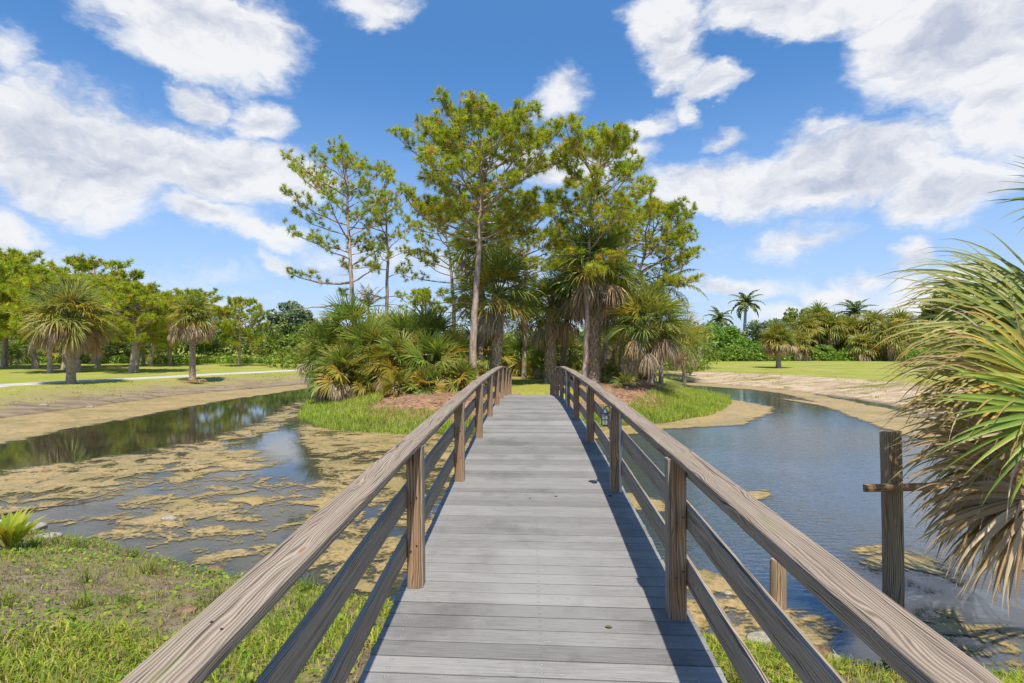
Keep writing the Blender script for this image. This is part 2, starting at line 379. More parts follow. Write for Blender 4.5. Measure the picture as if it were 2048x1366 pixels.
# floating algae: an irregular mat sheet, holed by noise
cx = np.arange(-34, 26, .22); cy = np.concatenate([np.arange(4.5, 14, .12), np.arange(14, 50, .3)])
AX, AY = np.meshgrid(cx, cy); s_, = (sdf(AX, AY),)
PXX = 1024 + AX / AY * F; PYY = HZ + CH * F / AY
nz = fbm(AX * .5 + 3, AY * .7 + 9, 4); nz2 = fbm(AX * .15 + 30, AY * .25 + 3, 3)
def near_line(pts, wd):
    pts = np.array([gp(*p) for p in pts]); best = np.full(AX.shape, 1e9)
    for a, b in zip(pts[:-1], pts[1:]):
        ab = b - a; t = np.clip(((AX - a[0]) * ab[0] + (AY - a[1]) * ab[1]) / (ab @ ab), 0, 1)
        best = np.minimum(best, np.hypot(AX - a[0] - t * ab[0], AY - a[1] - t * ab[1]))
    return 1 - best / wd
def inpoly(pts):
    pts = np.array([gp(*p) for p in pts]); ins = np.zeros(AX.shape, bool); best = np.full(AX.shape, 1e9)
    for i in range(len(pts)):
        a = pts[i]; b = pts[(i + 1) % len(pts)]; ab = b - a
        t = np.clip(((AX - a[0]) * ab[0] + (AY - a[1]) * ab[1]) / (ab @ ab), 0, 1)
        best = np.minimum(best, np.hypot(AX - a[0] - t * ab[0], AY - a[1] - t * ab[1]))
        ins ^= ((a[1] > AY) != (b[1] > AY)) & (AX < (b[0] - a[0]) * (AY - a[1]) / (b[1] - a[1] + 1e-12) + a[0])
    return np.where(ins, best, -best)
cov = np.full(AX.shape, -1.0)
def reg(val): 
    global cov
    cov = np.maximum(cov, val)
reg(np.clip(inpoly([(-400,830),(0,838),(350,790),(655,766),(655,772),(560,784),(420,805),(300,828),(150,855),(0,888),(-400,930)]) * 1.2, -1, 1) + .25)   # solid band along the far left bank
reg(np.clip(inpoly([(-500,935),(0,945),(130,925),(300,905),(420,880),(520,850),(560,815),(610,800),(600,835),(500,880),(540,930),(400,960),(250,985),(120,1015),(0,1035),(-400,1010)]) * .8, -1, .18))
reg(np.clip(inpoly([(600,850),(800,866),(940,870),(960,900),(930,1000),(860,1100),(760,1190),(640,1180),(610,1080),(620,1000),(640,940),(600,890)]) * 1.2, -1, .20))   # right of the sky gap, under the rail
reg(np.clip(inpoly([(250,990),(450,950),(620,960),(660,1000),(640,1150),(520,1160),(380,1120),(250,1090),(60,1050),(120,1010)]) * 1.0, -1, .04))   # broken patches
reg(np.clip(inpoly([(1000,862),(1200,850),(1330,846),(1410,833),(1458,800),(1480,802),(1540,815),(1530,830),(1480,850),(1330,858),(1250,872),(1100,885),(1000,880)]) * 1.5, -1, 1) + .1)
reg(np.clip(inpoly([(1500,772),(1600,784),(1800,822),(1900,850),(2060,890),(2100,930),(1950,900),(1800,868),(1650,812),(1560,797),(1640,806),(1560,785)]) * 1.5, -1, 1) + .1)
reg(np.clip(inpoly([(1366,765),(1500,771),(1640,787),(1600,792),(1500,779),(1380,771)]) * 1.5, -1, 1) + .1)
reg(np.clip(inpoly([(1480,985),(1530,980),(1545,992),(1500,1003),(1470,1000)]) * 3, -1, 1))
reg(np.clip(inpoly([(1210,985),(1270,985),(1340,1010),(1340,1030),(1260,1020),(1200,1010)]) * 3, -1, 1))
reg(np.clip(inpoly([(1340,1135),(1430,1145),(1540,1180),(1535,1190),(1440,1185),(1340,1180),(1280,1160)]) * 3, -1, 1))
reg(np.clip(inpoly([(1330,1210),(1480,1195),(1620,1230),(1700,1260),(1640,1300),(1450,1290),(1330,1270)]) * 2, -1, .16))
reg(np.clip(inpoly([(1990,1090),(2100,1080),(2200,1150),(2050,1150)]) * 2, -1, .5))
reg(np.clip(inpoly([(1700,1100),(1800,1090),(1900,1130),(1950,1240),(2048,1260),(2048,1330),(1800,1300),(1830,1200)]) * 2, -1, .02))
cov = cov + (nz - .5) * .5 + (nz2 - .5) * .3
ok = (cov > -.42) & (s_ < .35)
keep = ok[:-1, :-1] | ok[1:, :-1] | ok[:-1, 1:] | ok[1:, 1:]
nx = len(cx); I, J = np.nonzero(keep); q = I * nx + J
g = G(); g.add(np.stack([AX, AY, np.full(AX.shape, .012)], -1).reshape(-1, 3), np.stack([q, q + 1, q + nx + 1, q + nx], -1),
      np.stack([np.clip(cov * .5 + .5, 0, 1)] * 3, -1).reshape(-1, 3))
m_, N, o = material('algae'); P = N.new('ShaderNodeTexCoord').outputs['Object']; cv = N.m('SUBTRACT', N.m('MULTIPLY', N.sep(N.attr('Col')[0])[0], 2.0), 1.0)
na = N.noise(N.scalev(P, 1, 1.15, 1), 1.35, 10, .70, .7); nb = N.noise(P, 13, 6, .7); nc = N.noise(P, 1.1, 4, .6)
d = N.m('ADD', cv, N.m('ADD', N.m('MULTIPLY', N.m('SUBTRACT', na, .5), 2.3), N.m('MULTIPLY', N.m('SUBTRACT', nb, .5), .8)))
al = N.m('MAXIMUM', N.ss(d, -.04, .17), N.m('MULTIPLY', N.ss(d, -.42, -.05), .20))
c = N.mix(N.ss(nb, .3, .7), (0.27, 0.185, 0.070), (0.44, 0.32, 0.145)); c = N.mix(N.ss(nc, .45, .7), c, (0.40, 0.27, 0.115))
big = N.noise(N.scalev(P, .6, 1, 1), .55, 5, .62); c = N.mix(N.m("MULTIPLY", N.ss(big, .44, .62), .60), c, (0.23, 0.185, 0.065))
c = N.mix(N.m('MULTIPLY', N.ss(N.noise(P, 4, 6, .72), .51, .63), .8), c, (0.15, 0.135, 0.035)); c = N.mix(N.ss(N.noise(P, 40, 3, .6), .60, .72), c, (0.50, 0.40, 0.22))
c = N.mix(N.ss(d, .30, .04), c, (0.20, 0.155, 0.06)); c = N.mix(N.ss(d, .03, -.08), c, (0.15, 0.13, 0.095))
p = N.new('ShaderNodeBsdfPrincipled'); N.put(p.inputs['Base Color'], c); N.put(p.inputs['Roughness'], N.ss(nc, .35, .65, .35, .9)); p.inputs['Specular IOR Level'].default_value = .4
N.put(p.inputs['Normal'], N.bump(nb, .6, .02)); tr = N.new('ShaderNodeBsdfTransparent'); mx = N.new('ShaderNodeMixShader')
N.put(mx.inputs[0], al); N.l.new(tr.outputs[0], mx.inputs[1]); N.l.new(p.outputs[0], mx.inputs[2]); N.l.new(mx.outputs[0], o.inputs[0])
tag(g.build('floating_algae', m_), 'tan and yellow mats of algae floating on the pond', 'algae', kind='stuff')

# ------------------------------------------------------------------ shared materials
def leaf_material(name, rough=.5, trans=.35, spec=.35, var=.35, vs=3.0):
    m_, N, o = material(name); A = N.attr('Col')[0]; P = N.new('ShaderNodeTexCoord').outputs['Object']
    n = N.noise(P, vs, 3, .6); c = N.vm('SCALE', A, scale=N.m('ADD', 1 - var / 2, N.m('MULTIPLY', n, var)))
    p = N.new('ShaderNodeBsdfPrincipled'); N.put(p.inputs['Base Color'], c); p.inputs['Roughness'].default_value = rough; p.inputs['Specular IOR Level'].default_value = spec
    t = N.new('ShaderNodeBsdfTranslucent'); N.put(t.inputs[0], N.mix(.5, c, N.vm('MULTIPLY', c, (1.2, 1.25, .5))))
    mx = N.new('ShaderNodeMixShader'); mx.inputs[0].default_value = trans
    N.l.new(p.outputs[0], mx.inputs[1]); N.l.new(t.outputs[0], mx.inputs[2]); N.l.new(mx.outputs[0], o.inputs[0]); return m_
M_PALM = leaf_material('palm_leaf', .45, .36, .45); M_NEED = leaf_material('pine_needles', .6, .5, .2); M_LEAF = leaf_material('broad_leaf', .5, .35, .3)
M_GRASS = leaf_material('grass_blades', .6, .4, .2, .5, 1.2)
def bark_material(name, c1, c2, sx=1.0, sc=14, bstr=.8):
    m_, N, o = material(name); P = N.new('ShaderNodeTexCoord').outputs['Object']
    n = N.noise(N.scalev(P, 1, 1, .25 * sx), sc, 5, .7); n2 = N.noise(P, 1.6, 4, .6)
    c = N.mix(N.ss(n, .3, .68), c1, c2); c = N.mix(N.m('MULTIPLY', N.ss(n2, .5, .7), .45), c, tuple((a + b) * .62 for a, b in zip(c1, c2)))
    c = N.vm('MULTIPLY', c, N.attr('Col')[0])
    principled(N, o, c, .95, N.bump(n, bstr, .05), .1); return m_
M_PINE = bark_material('pine_bark', (0.26, 0.18, 0.135), (0.56, 0.44, 0.35), 1, 9)
M_SABAL = bark_material('palm_bark', (0.20, 0.145, 0.10), (0.52, 0.42, 0.31), 3.0, 10)
M_ROYAL = bark_material('smooth_palm_bark', (0.42, 0.40, 0.36), (0.60, 0.57, 0.52), 6.0, 5)

def wood_material(name, light, dark, mid, freq=95.0, gcon=1.0, green=0.0, grey=0.0, knots=True):
    m_, N, o = material(name); U = N.new('ShaderNodeTexCoord').outputs['UV']; oi = N.new('ShaderNodeObjectInfo').outputs['Random']
    u, v, _ = N.sep(U); v0 = v
    off = N.m('MULTIPLY', oi, 37.0)
    base = N.xyz(N.m('ADD', u, off), v, off)
    warp = N.noise(N.scalev(base, 1.1, 7, 1), 1.0, 3, .5)
    vw = N.m('ADD', v, N.m('MULTIPLY', N.m('SUBTRACT', warp, .5), .10))
    kn = None
    if knots:   # a few elongated knots bend the grain
        vo = N.new('ShaderNodeTexVoronoi', voronoi_dimensions='2D'); N.put(vo.inputs['Vector'], N.scalev(base, 1.35, 5.2, 1)); vo.inputs['Scale'].default_value = 1.0; vo.inputs['Randomness'].default_value = 1.0
        kd = vo.outputs['Distance']; vw = N.m('ADD', vw, N.m('MULTIPLY', N.ss(kd, .25, .0), .018))
        pres = N.ss(N.sep(vo.outputs['Color'])[0], .55, .6); kd = N.m('ADD', kd, N.m('MULTIPLY', N.m('SUBTRACT', 1.0, pres), .5)); kn = N.m('MULTIPLY', N.ss(kd, .055, .03), .85)
        ring = N.m('MULTIPLY', N.ss(kd, .12, .06), .35)
    rings = N.m('ADD', .5, N.m('MULTIPLY', N.m('SINE', N.m('MULTIPLY', vw, freq * 6.283)), .5))
    grain = N.noise(N.xyz(N.m('MULTIPLY', N.m('ADD', u, off), 2.2), N.m('MULTIPLY', vw, 210.0), off), 1.0, 5, .7)
    streak = N.noise(N.xyz(N.m('MULTIPLY', N.m('ADD', u, off), .9), N.m('MULTIPLY', vw, 38.0), off), 1.0, 4, .6)
    pat = N.noise(N.scalev(base, 1.6, 6, 1), 1.0, 5, .6)
    f = N.m('ADD', N.m('MULTIPLY', grain, .5), N.m('ADD', N.m('MULTIPLY', rings, .22), N.m('MULTIPLY', streak, .35)))
    c = N.ramp(N.ss(f, .5 - .22 / gcon, .5 + .28 / gcon), [(0, dark), (.42, mid), (1, light)])
    c = N.mix(N.m('MULTIPLY', N.ss(pat, .42, .68), .45), c, mid)
    cracks = N.ss(N.noise(N.xyz(N.m('MULTIPLY', N.m('ADD', u, off), 1.3), N.m('MULTIPLY', vw, 90.0), off), 1.0, 3, .5), .40, .31)
    c = N.mix(N.m('MULTIPLY', cracks, .8), c, tuple(x * .35 for x in dark))
    if green:
        gm = N.m('MULTIPLY', N.ss(N.noise(N.scalev(base, 1.0, 9, 1), 1.4, 4, .6), .56, .70), green); c = N.mix(gm, c, (0.19, 0.19, 0.05))
    if kn is not None:
        c = N.mix(ring, c, light); c = N.mix(kn, c, (0.30, 0.15, 0.06))
    p = principled(N, o, c, .85, N.bump(N.m('SUBTRACT', N.m('ADD', f, 0.0), N.m('MULTIPLY', cracks, 1.2)), .75, .004), .2); return m_
M_RAIL = wood_material('weathered_rail_wood', (0.420, 0.353, 0.277), (0.118, 0.084, 0.063), (0.244, 0.189, 0.139), green=.38)
M_SIDE = wood_material('grey_rail_wood', (0.48, 0.395, 0.30), (0.13, 0.098, 0.070), (0.285, 0.225, 0.165))
M_POST = wood_material('brown_post_wood', (0.470, 0.311, 0.185), (0.143, 0.077, 0.042), (0.336, 0.202, 0.113), freq=60)
M_OLD = wood_material('old_piling_wood', (0.56, 0.41, 0.27), (0.07, 0.045, 0.025), (0.34, 0.235, 0.145), freq=45, green=.5)
def deck_material():
    m_, N, o = material('grey_deck_boards'); U = N.new('ShaderNodeTexCoord').outputs['UV']; oi = N.new('ShaderNodeObjectInfo').outputs['Random']
    P = N.new('ShaderNodeTexCoord').outputs['Object']; u, v, _ = N.sep(U); off = N.m('MULTIPLY', oi, 53.0)
    uo = N.m('ADD', u, off); warp = N.noise(N.xyz(uo, N.m('MULTIPLY', v, 9), off), 1.3, 3, .5)
    vw = N.m('ADD', v, N.m('MULTIPLY', N.m('SUBTRACT', warp, .5), .06))
    gr = N.noise(N.xyz(N.m('MULTIPLY', uo, 4), N.m('MULTIPLY', vw, 140), off), 1.0, 5, .7)
    st = N.noise(P, 2.2, 5, .62); sp = N.noise(N.xyz(N.m('MULTIPLY', uo, 14), N.m('MULTIPLY', v, 60), off), 1.0, 4, .65)
    c = N.mix(N.ss(gr, .3, .7), (0.195, 0.188, 0.176), (0.300, 0.292, 0.276))
    c = N.mix(N.m('MULTIPLY', N.ss(st, .50, .68), .45), c, (0.120, 0.112, 0.104))
    c = N.mix(N.m('MULTIPLY', N.ss(N.noise(P, .9, 4, .6), .5, .68), .45), c, (0.330, 0.323, 0.308))
    c = N.mix(N.m('MULTIPLY', N.ss(sp, .63, .72), .7), c, (0.13, 0.12, 0.115))
    c = N.mix(N.m('MULTIPLY', N.ss(N.noise(P, 95, 2, .5), .73, .76), .6), c, (0.75, 0.75, 0.74))
    xa = N.m('ABSOLUTE', N.m('SUBTRACT', u, .925)); sx_ = N.m('MINIMUM', xa, N.m('ABSOLUTE', N.m('SUBTRACT', xa, .80))); sy_ = N.m('ABSOLUTE', N.m('SUBTRACT', N.m('ABSOLUTE', N.m('SUBTRACT', v, .229)), .034))
    sc_ = N.m('SQRT', N.m('ADD', N.m('MULTIPLY', sx_, sx_), N.m('MULTIPLY', sy_, sy_)))
    c = N.mix(N.ss(sc_, .012, .005), c, (0.13, 0.125, 0.12)); c = N.mix(N.ss(sc_, .0045, .003), c, (0.50, 0.50, 0.49))
    c = N.vm('SCALE', c, scale=N.m('ADD', .72, N.m('MULTIPLY', oi, .36)))
    principled(N, o, c, .8, N.bump(gr, .35, .003), .25); return m_
M_DECK = deck_material()
def flat(name, col, rough=.6, metal=0.0, spec=.4, sc=20):
    m_, N, o = material(name); P = N.new('ShaderNodeTexCoord').outputs['Object']; n = N.noise(P, sc, 4, .6)
    c = N.mix(n, tuple(x * .72 for x in col), tuple(min(1, x * 1.2) for x in col)); principled(N, o, c, rough, N.bump(n, .2, .003), spec, Metallic=metal); return m_

# ------------------------------------------------------------------ bridge
YAW = -math.atan(34 / F)
M_STEEL = flat('dark_steel', (.10, .09, .08), .5, .8)
BR = empty('wooden_footbridge', (.066 * cos(YAW), .066 * sin(YAW), 0), YAW)
tag(BR, 'arched wooden footbridge with grey plank deck and brown post and rail sides', 'bridge')
Mb = Matrix.Translation(BR.location) @ Matrix.Rotation(YAW, 4, 'Z')
def bw(x, y, z): return Mb @ Vector((x, y, z))
def deck_z(y): return CH - 1.39 - .0045 * (y - 11) ** 2
capY = [-2.5, 1.19, 3.6, 6.1, 8.5, 10.9, 13.3, 15.9, 18.3, 20.8, 23.2]; capH = [-.95, -.707, -.645, -.595, -.555, -.552, -.556, -.59, -.70, -.93, -1.21]
def cap_z(y): return CH + float(np.interp(y, capY, capH))
yb = -1.6; boards = []
while yb < 23.9:
    wd = .1405 * (1 + random.uniform(-.01, .01)); boards.append((yb + wd / 2, wd - .009)); yb += wd
rest = G()
order = [b for b in boards if b[0] > 2.6][:100]
for (yc, wd) in boards:
    isrest = (yc, wd) not in order
    g = rest if isrest else G()
    skew = R(1.9) * float(np.clip(1 - (yc - 3.5) / 6, .15, 1))
    e = random.uniform(-.006, .006); xs = np.linspace(-.925 + e, .925 + e, 5)
    dzv = random.uniform(-.0012, .0012); sl = -.009 * (yc - 11)
    # board axis runs across the bridge; its far edge follows the arch slope
    up = nrm(np.array([0, -sl, 1.0]))
    beam(g, [(x, yc - x * math.tan(skew), deck_z(yc) - .019 + dzv) for x in xs], wd, .038, up=up, bev=.003)
    if not isrest: g.build('deck_board', M_DECK, BR)
tag(rest.build('deck_boards_beyond', M_DECK, BR), kind='stuff')
postL = [3.82 + 2.42 * k for k in range(-2, 9)]; postR = [3.48 + 2.42 * k for k in range(-2, 9)]
for sgn, ys in ((-1, postL), (1, postR)):
    for i, y in enumerate(ys):
        if .5 < y < 2: continue
        g = G(); zt = cap_z(y) - .040; zb = deck_z(y) - (.30 if y > 20 else 0.0)
        lean = random.uniform(-.008, .008)
        beam(g, [(sgn * .835, y, deck_z(y) - .002), (sgn * .835 + lean * .3, y, (deck_z(y) + zt) / 2), (sgn * .835 + lean, y, zt)], .09, .09, up=(0, 1, 0), bev=.005, voff=random.random() * 3)
        p_ = g.build('post', M_POST, BR)
        if y > 3: # weathered inner batten nailed on the post
            g = G(); beam(g, [(sgn * .782, y + .012, deck_z(y) - .001), (sgn * .782 + lean, y + .012, zt - .002)], .016, .086, up=(0, 1, 0), bev=.003, voff=random.random() * 3)
            g.build('post_batten', M_SIDE, BR)
        if 1 < y < 7:
            for zz in (.62, .28):
                for ddx in (-.018, .02):
                    g = G(); q = deck_z(y) + zz * (zt - deck_z(y)) + ddx; tube(g, [(sgn * .835 + ddx, y - .0445, q), (sgn * .835 + ddx, y - .049, q)], .0055, 8)
                    g.build('screw_head', M_STEEL, p_)
        # pilings under every other post
        if i % 2 == 1 and 3 < y < 22:
            g = G(); tube(g, [(sgn * .80, y, -1.3), (sgn * .80, y, deck_z(y) - .26)], .10, 12, jit=.04); g.build('piling', M_OLD, BR, smooth=True)
    # rails: cap in pieces spanning two bays, butted at posts
    cuts = [ys[0] - .25] + ys[2::2] + [ys[-1] + .12]
    if cuts[-1] - cuts[-2] < .5: cuts.pop(-2)
    for a, b in zip(cuts[:-1], cuts[1:]):
        kk = [a + .0015] + [y for y in capY if a + .1 < y < b - .1] + [b - .0015]
        dxo = random.uniform(-.003, .003)
        g = G(); beam(g, [(sgn * .862 + dxo, y, cap_z(y) - .020) for y in kk], .145, .038, bev=.006, voff=random.random() * 5); g.build('top_rail', M_RAIL, BR)
        for y in ys:
            if a < y < b and .8 < y < 9:
                for ddx, ddy in ((-.025, .018), (.02, -.016)):
                    g = G(); tube(g, [(sgn * .845 + ddx, y + ddy, cap_z(y) - .002), (sgn * .845 + ddx, y + ddy, cap_z(y) + .0012)], .0042, 8); g.build('screw_head', M_STEEL, BR)
        for (nm, fr, hg) in (('upper_side_rail', None, .11), ('middle_side_rail', .61, .14), ('lower_side_rail', .27, .14)):
            pts = []
            for y in kk:
                Hh = cap_z(y) - deck_z(y)
                z = cap_z(y) - .039 - .056 if fr is None else deck_z(y) + fr * Hh
                pts.append((sgn * (.900 + dxo), y, z))
            g = G(); beam(g, pts, .038, hg, bev=.004, voff=random.random() * 5); g.build(nm, M_SIDE, BR)
for sx in (-.78, 0, .78):
    g = G(); beam(g, [(sx, y, deck_z(y) - .040 - .11) for y in np.linspace(-1.5, 23.8, 24)], .05, .22, bev=.004); g.build('stringer', M_SIDE, BR)

# lantern on the second right-hand post and the grey conduits
dark_m = flat('blackened_metal', (.035, .05, .065), .45, .3); pvc = flat('grey_conduit', (.52, .52, .51), .45)
glass, N, o = material('lantern_glass'); principled(N, o, (.62, .66, .60), .12, None, .5, Alpha=.55)
def conduit(y, label, xo=.075):
    zt = cap_z(y) - .05; zb = deck_z(y) + .002; p = bw(.792 + xo, y - .062, zb); r = empty('conduit_pipe', p, YAW)
    tag(r, label, 'conduit', 'grey conduits strapped to bridge posts')
    hh = zt - zb
    g = G(); tube(g, [(0, 0, 0), (0, 0, hh * .52), (0, 0, hh * .97)], .0135, 12); g.build('pipe', pvc, r, smooth=True)
    g = G(); tube(g, [(0, 0, hh * .50), (0, 0, hh * .60)], .019, 12); g.build('coupling', pvc, r)
    g = G(); tube(g, [(0, 0, hh * .82), (0, 0, hh * .85)], .018, 12); g.build('strap', pvc, r)
    return r
yR2 = postR[3]; yR5 = postR[6]
conduit(yR2 - .0, 'grey plastic conduit running up the lantern post of the right railing')
conduit(yR5 - .0, 'grey plastic conduit on a far right railing post near the crest of the bridge', .01)
def lantern(y):
    r = empty('wall_lantern', bw(.772, y - .02, cap_z(y) - .175), YAW); tag(r, 'small black lantern with clear panes on second post of right railing', 'lantern')
    q = -.060
    g = G(); beam(g, [(0.012, 0, .01), (0.012, 0, .13)], .05, .012, up=(1, 0, 0)); g.build('back_plate', dark_m, r)
    g = G(); tube(g, [(.010, 0, .12), (-.02, 0, .145), (q + .01, 0, .14), (q, 0, .115)], .007, 8); g.build('bracket_arm', dark_m, r)
    g = G(); k = 8; th = np.arange(k) / k * 2 * pi
    prof = [(.004, .125), (.018, .118), (.030, .100), (.048, .082), (.050, .074), (.040, .070)]
    V = np.array([(q + a * cos(t), a * sin(t), z) for a, z in prof for t in th]); i = np.arange(len(prof) - 1)[:, None] * k; j = np.arange(k)[None]
    g.add(V, np.stack([i + j, i + (j + 1) % k, i + k + (j + 1) % k, i + k + j], -1).reshape(-1, 4)); g.add(V[-k:], np.arange(k)[None]); g.build('cap', dark_m, r)
    g = G(); tube(g, [(q, 0, -.045), (q, 0, .070)], [.030, .036], 8, cap=False); g.build('glass_pane', glass, r)
    g = G()
    for t in th[::2]: tube(g, [(q + .032 * cos(t), .032 * sin(t), -.045), (q + .038 * cos(t), .038 * sin(t), .070)], .0035, 5)
    tube(g, [(q, 0, .01), (q, 0, .014)], .037, 8); g.build('cage', dark_m, r)
    g = G(); tube(g, [(q, 0, -.062), (q, 0, -.052), (q, 0, -.044)], [.012, .034, .036], 8); g.build('base_cup', dark_m, r)
lantern(yR2)

# mooring post with cross board, and a short piling, standing in the water on the right
def px_pt(px, d): return ((px - 1024) / F * d, d)
x, y = px_pt(1785, 6.75); r = empty('mooring_post', (x, y, 0)); tag(r, 'tall weathered square timber post standing in the pond beside the near palm', 'post')
g = G(); ztop = CH - (862 - HZ) / F * y
beam(g, [(0, 0, -.6), (.01, 0, .3), (.0, 0, 1.1), (-.02, 0, ztop)], .215, .15, up=(0, 1, 0), bev=.035, jitter=.006); g.build('post_shaft', M_OLD, r)
g = G(); zc = CH - (972 - HZ) / F * y
beam(g, [(-.40, -.10, zc - .0), (-.05, -.10, zc + .005), (.42, -.10, zc + .02)], .04, .085, bev=.004); g.build('cross_board', M_POST, r)
x, y = px_pt(1556, 6.75); r = empty('short_piling', (x, y, 0)); tag(r, 'short round timber piling sticking out of the water, seen through the right railing', 'piling')
g = G(); tube(g, [(0, 0, -.5), (0, 0, .2), (0, 0, .5), (0.005, 0, .55)], [.098, .095, .09, .08], 14, jit=.05); g.build('piling_shaft', M_OLD, r, smooth=True)

# ------------------------------------------------------------------ vegetation builders
def fan(g, hub, a, up, L, nseg, spread, grav, w0, cols, kp=5, cup=.25, costa=.3, fold=True, jit=.06, split=.4, tipc=None):
    """one fan leaf: nseg folded leaflets chained under gravity from the hub"""
    a = nrm(np.asarray(a, float)); s = nrm(np.cross(a, np.asarray(up, float))); n = np.cross(s, a)
    th = np.linspace(-spread, spread, nseg) + rng.normal(0, jit * .5, nseg)
    d = np.cos(th)[:, None] * a + np.sin(th)[:, None] * s + (cup * np.abs(np.sin(th * .8)) + rng.normal(0, jit, nseg))[:, None] * n
    d = nrm(d)
    ln = L * (.72 + .28 * np.cos(th * .75)) * (1 + rng.normal(0, .06, nseg))
    root = np.asarray(hub, float) + np.maximum(np.cos(th), 0)[:, None] * a * costa * L * .35
    ts = np.linspace(0, 1, kp); p = [root]; dd = d.copy(); dirs = [dd]
    gr = grav * (1 + rng.normal(0, .25, nseg))
    for k in range(1, kp):
        t = ts[k]
        dd = nrm(dd + np.array([0, 0, -1.0]) * (gr * (t ** 2) * 2.2 / kp * 2)[:, None] + rng.normal(0, .03, (nseg, 3)))
        p.append(p[-1] + dd * (ln / (kp - 1))[:, None]); dirs.append(dd)
    P = np.stack(p, 1); Dd = np.stack(dirs, 1)                      # nseg,kp,3
    sd_ = nrm(np.cross(Dd, n[None, None] + .25 * rng.normal(0, 1, (nseg, 1, 3))))
    wp = np.interp(ts, [0, .3, .6, .85, 1], [.25, 1, .72, .30, .04]) * w0
    Lf = P - sd_ * wp[None, :, None]; Rt = P + sd_ * wp[None, :, None]
    nn = np.cross(sd_, Dd)
    c = np.asarray(cols, float)
    cc = c[rng.integers(0, len(c), nseg)] * (1 + rng.normal(0, .10, (nseg, 1)))
    if fold:
        Md = P - nn * (wp * .55)[None, :, None]
        V = np.stack([Lf, Md, Rt], 2).reshape(-1, 3); K = 3
    else:
        V = np.stack([Lf, Rt], 2).reshape(-1, 3); K = 2
    C = np.repeat(cc[:, None], kp, 1)
    if tipc is not None:
        C = C * (1 - (ts ** 2.5)[None, :, None]) + np.asarray(tipc) * (ts ** 2.5)[None, :, None]
    C = np.repeat(C.reshape(-1, 3), K, 0)
    i = (np.arange(nseg)[:, None, None] * kp + np.arange(kp - 1)[None, :, None]) * K + np.arange(K - 1)[None, None]
    g.add(V, np.stack([i, i + 1, i + K + 1, i + K], -1).reshape(-1, 4), np.clip(C, 0, 1))
def strip_tri(g, p0, p1, wd, col):
    p0 = np.asarray(p0, float); p1 = np.asarray(p1, float); s = nrm(np.cross(p1 - p0, [0.1, .3, 1])) * wd
    u = nrm(np.cross(s, p1 - p0)) * wd
    g.add([p0 - s, p0 + s, p1 + s * .7, p1 - s * .7, p0 + u, p1 + u * .7], [[0, 1, 2, 3], [0, 4, 5, 3], [4, 1, 2, 5]], col)
GREENS = [(.17, .23, .045), (.22, .28, .055), (.125, .19, .045), (.27, .31, .06)]
OLIVE = [(.29, .30, .055), (.36, .33, .06), (.24, .27, .05)]
YELL = [(0.435, 0.348, 0.046), (0.348, 0.334, 0.052), (0.478, 0.304, 0.052)]
TAN = [(.50, .38, .25), (.38, .28, .18), (.60, .48, .33), (.32, .23, .15)]
TANO = [(.60, .36, .15), (.48, .31, .16), (.42, .29, .17)]
def palm_crown(g, gd, c, Rr, n=34, ndead=14, seg=24, kp=5, elev=(82, -16), grav=.36, yel=.12, w=.020, olive=.25, pet=.85, green=GREENS, fold=False, deadlen=.8, tip=None, dead_el=(-22, -72), tilt=.32):
    """Rr is the crown radius; green leaves in g, dead ones in gd"""
    c = np.asarray(c, float); L = Rr * .60; ph0 = rng.random() * 6.28
    for i in range(n):
        t = (i + .5) / n; e = R(elev[0] + (elev[1] - elev[0]) * t ** .95 + rng.normal(0, 5)); ph = ph0 + i * 2.39996 + rng.normal(0, .15)
        d = np.array([cos(ph) * cos(e), sin(ph) * cos(e), sin(e)])
        lp = Rr * .50 * pet * (1 + rng.normal(0, .12)); hub = c + d * lp + np.array([0, 0, -.05 * Rr * t]); strip_tri(g, c, hub, .014 + .01 * w / .02, (.16, .18, .05))
        e2 = e - R(12 + 20 * t); a = np.array([cos(ph) * cos(e2), sin(ph) * cos(e2), sin(e2)])
        up = np.array([-cos(ph) * sin(e2), -sin(ph) * sin(e2), cos(e2)]) + rng.normal(0, tilt, 3)
        q = rng.random(); cols = YELL if (q < yel * (0.3 + 1.6 * t)) else (OLIVE if q < yel + olive * (.4 + t) else green)
        fan(g, hub, a, up, L * (1 + rng.normal(0, .08)), seg, R(105), grav * (.7 + .7 * t), w, cols, kp, fold=fold, tipc=tip)
    for i in range(ndead):
        e = R(rng.uniform(*dead_el[::-1])); ph = rng.random() * 6.28
        d = np.array([cos(ph) * cos(e), sin(ph) * cos(e), sin(e)]); hub = c + d * Rr * .62 * rng.uniform(.6, 1.15); strip_tri(gd, c, hub, .014, (.22, .15, .09))
        a = nrm(d + np.array([0, 0, -.7])); up = np.array([cos(ph), sin(ph), .4]) + rng.normal(0, .35, 3)
        fan(gd, hub, a, up, L * deadlen * rng.uniform(.7, 1.1), max(10, seg - 6), R(55), 1.4, w * .9, TANO if rng.random() < .3 else TAN, kp, cup=.1, jit=.14, fold=fold)
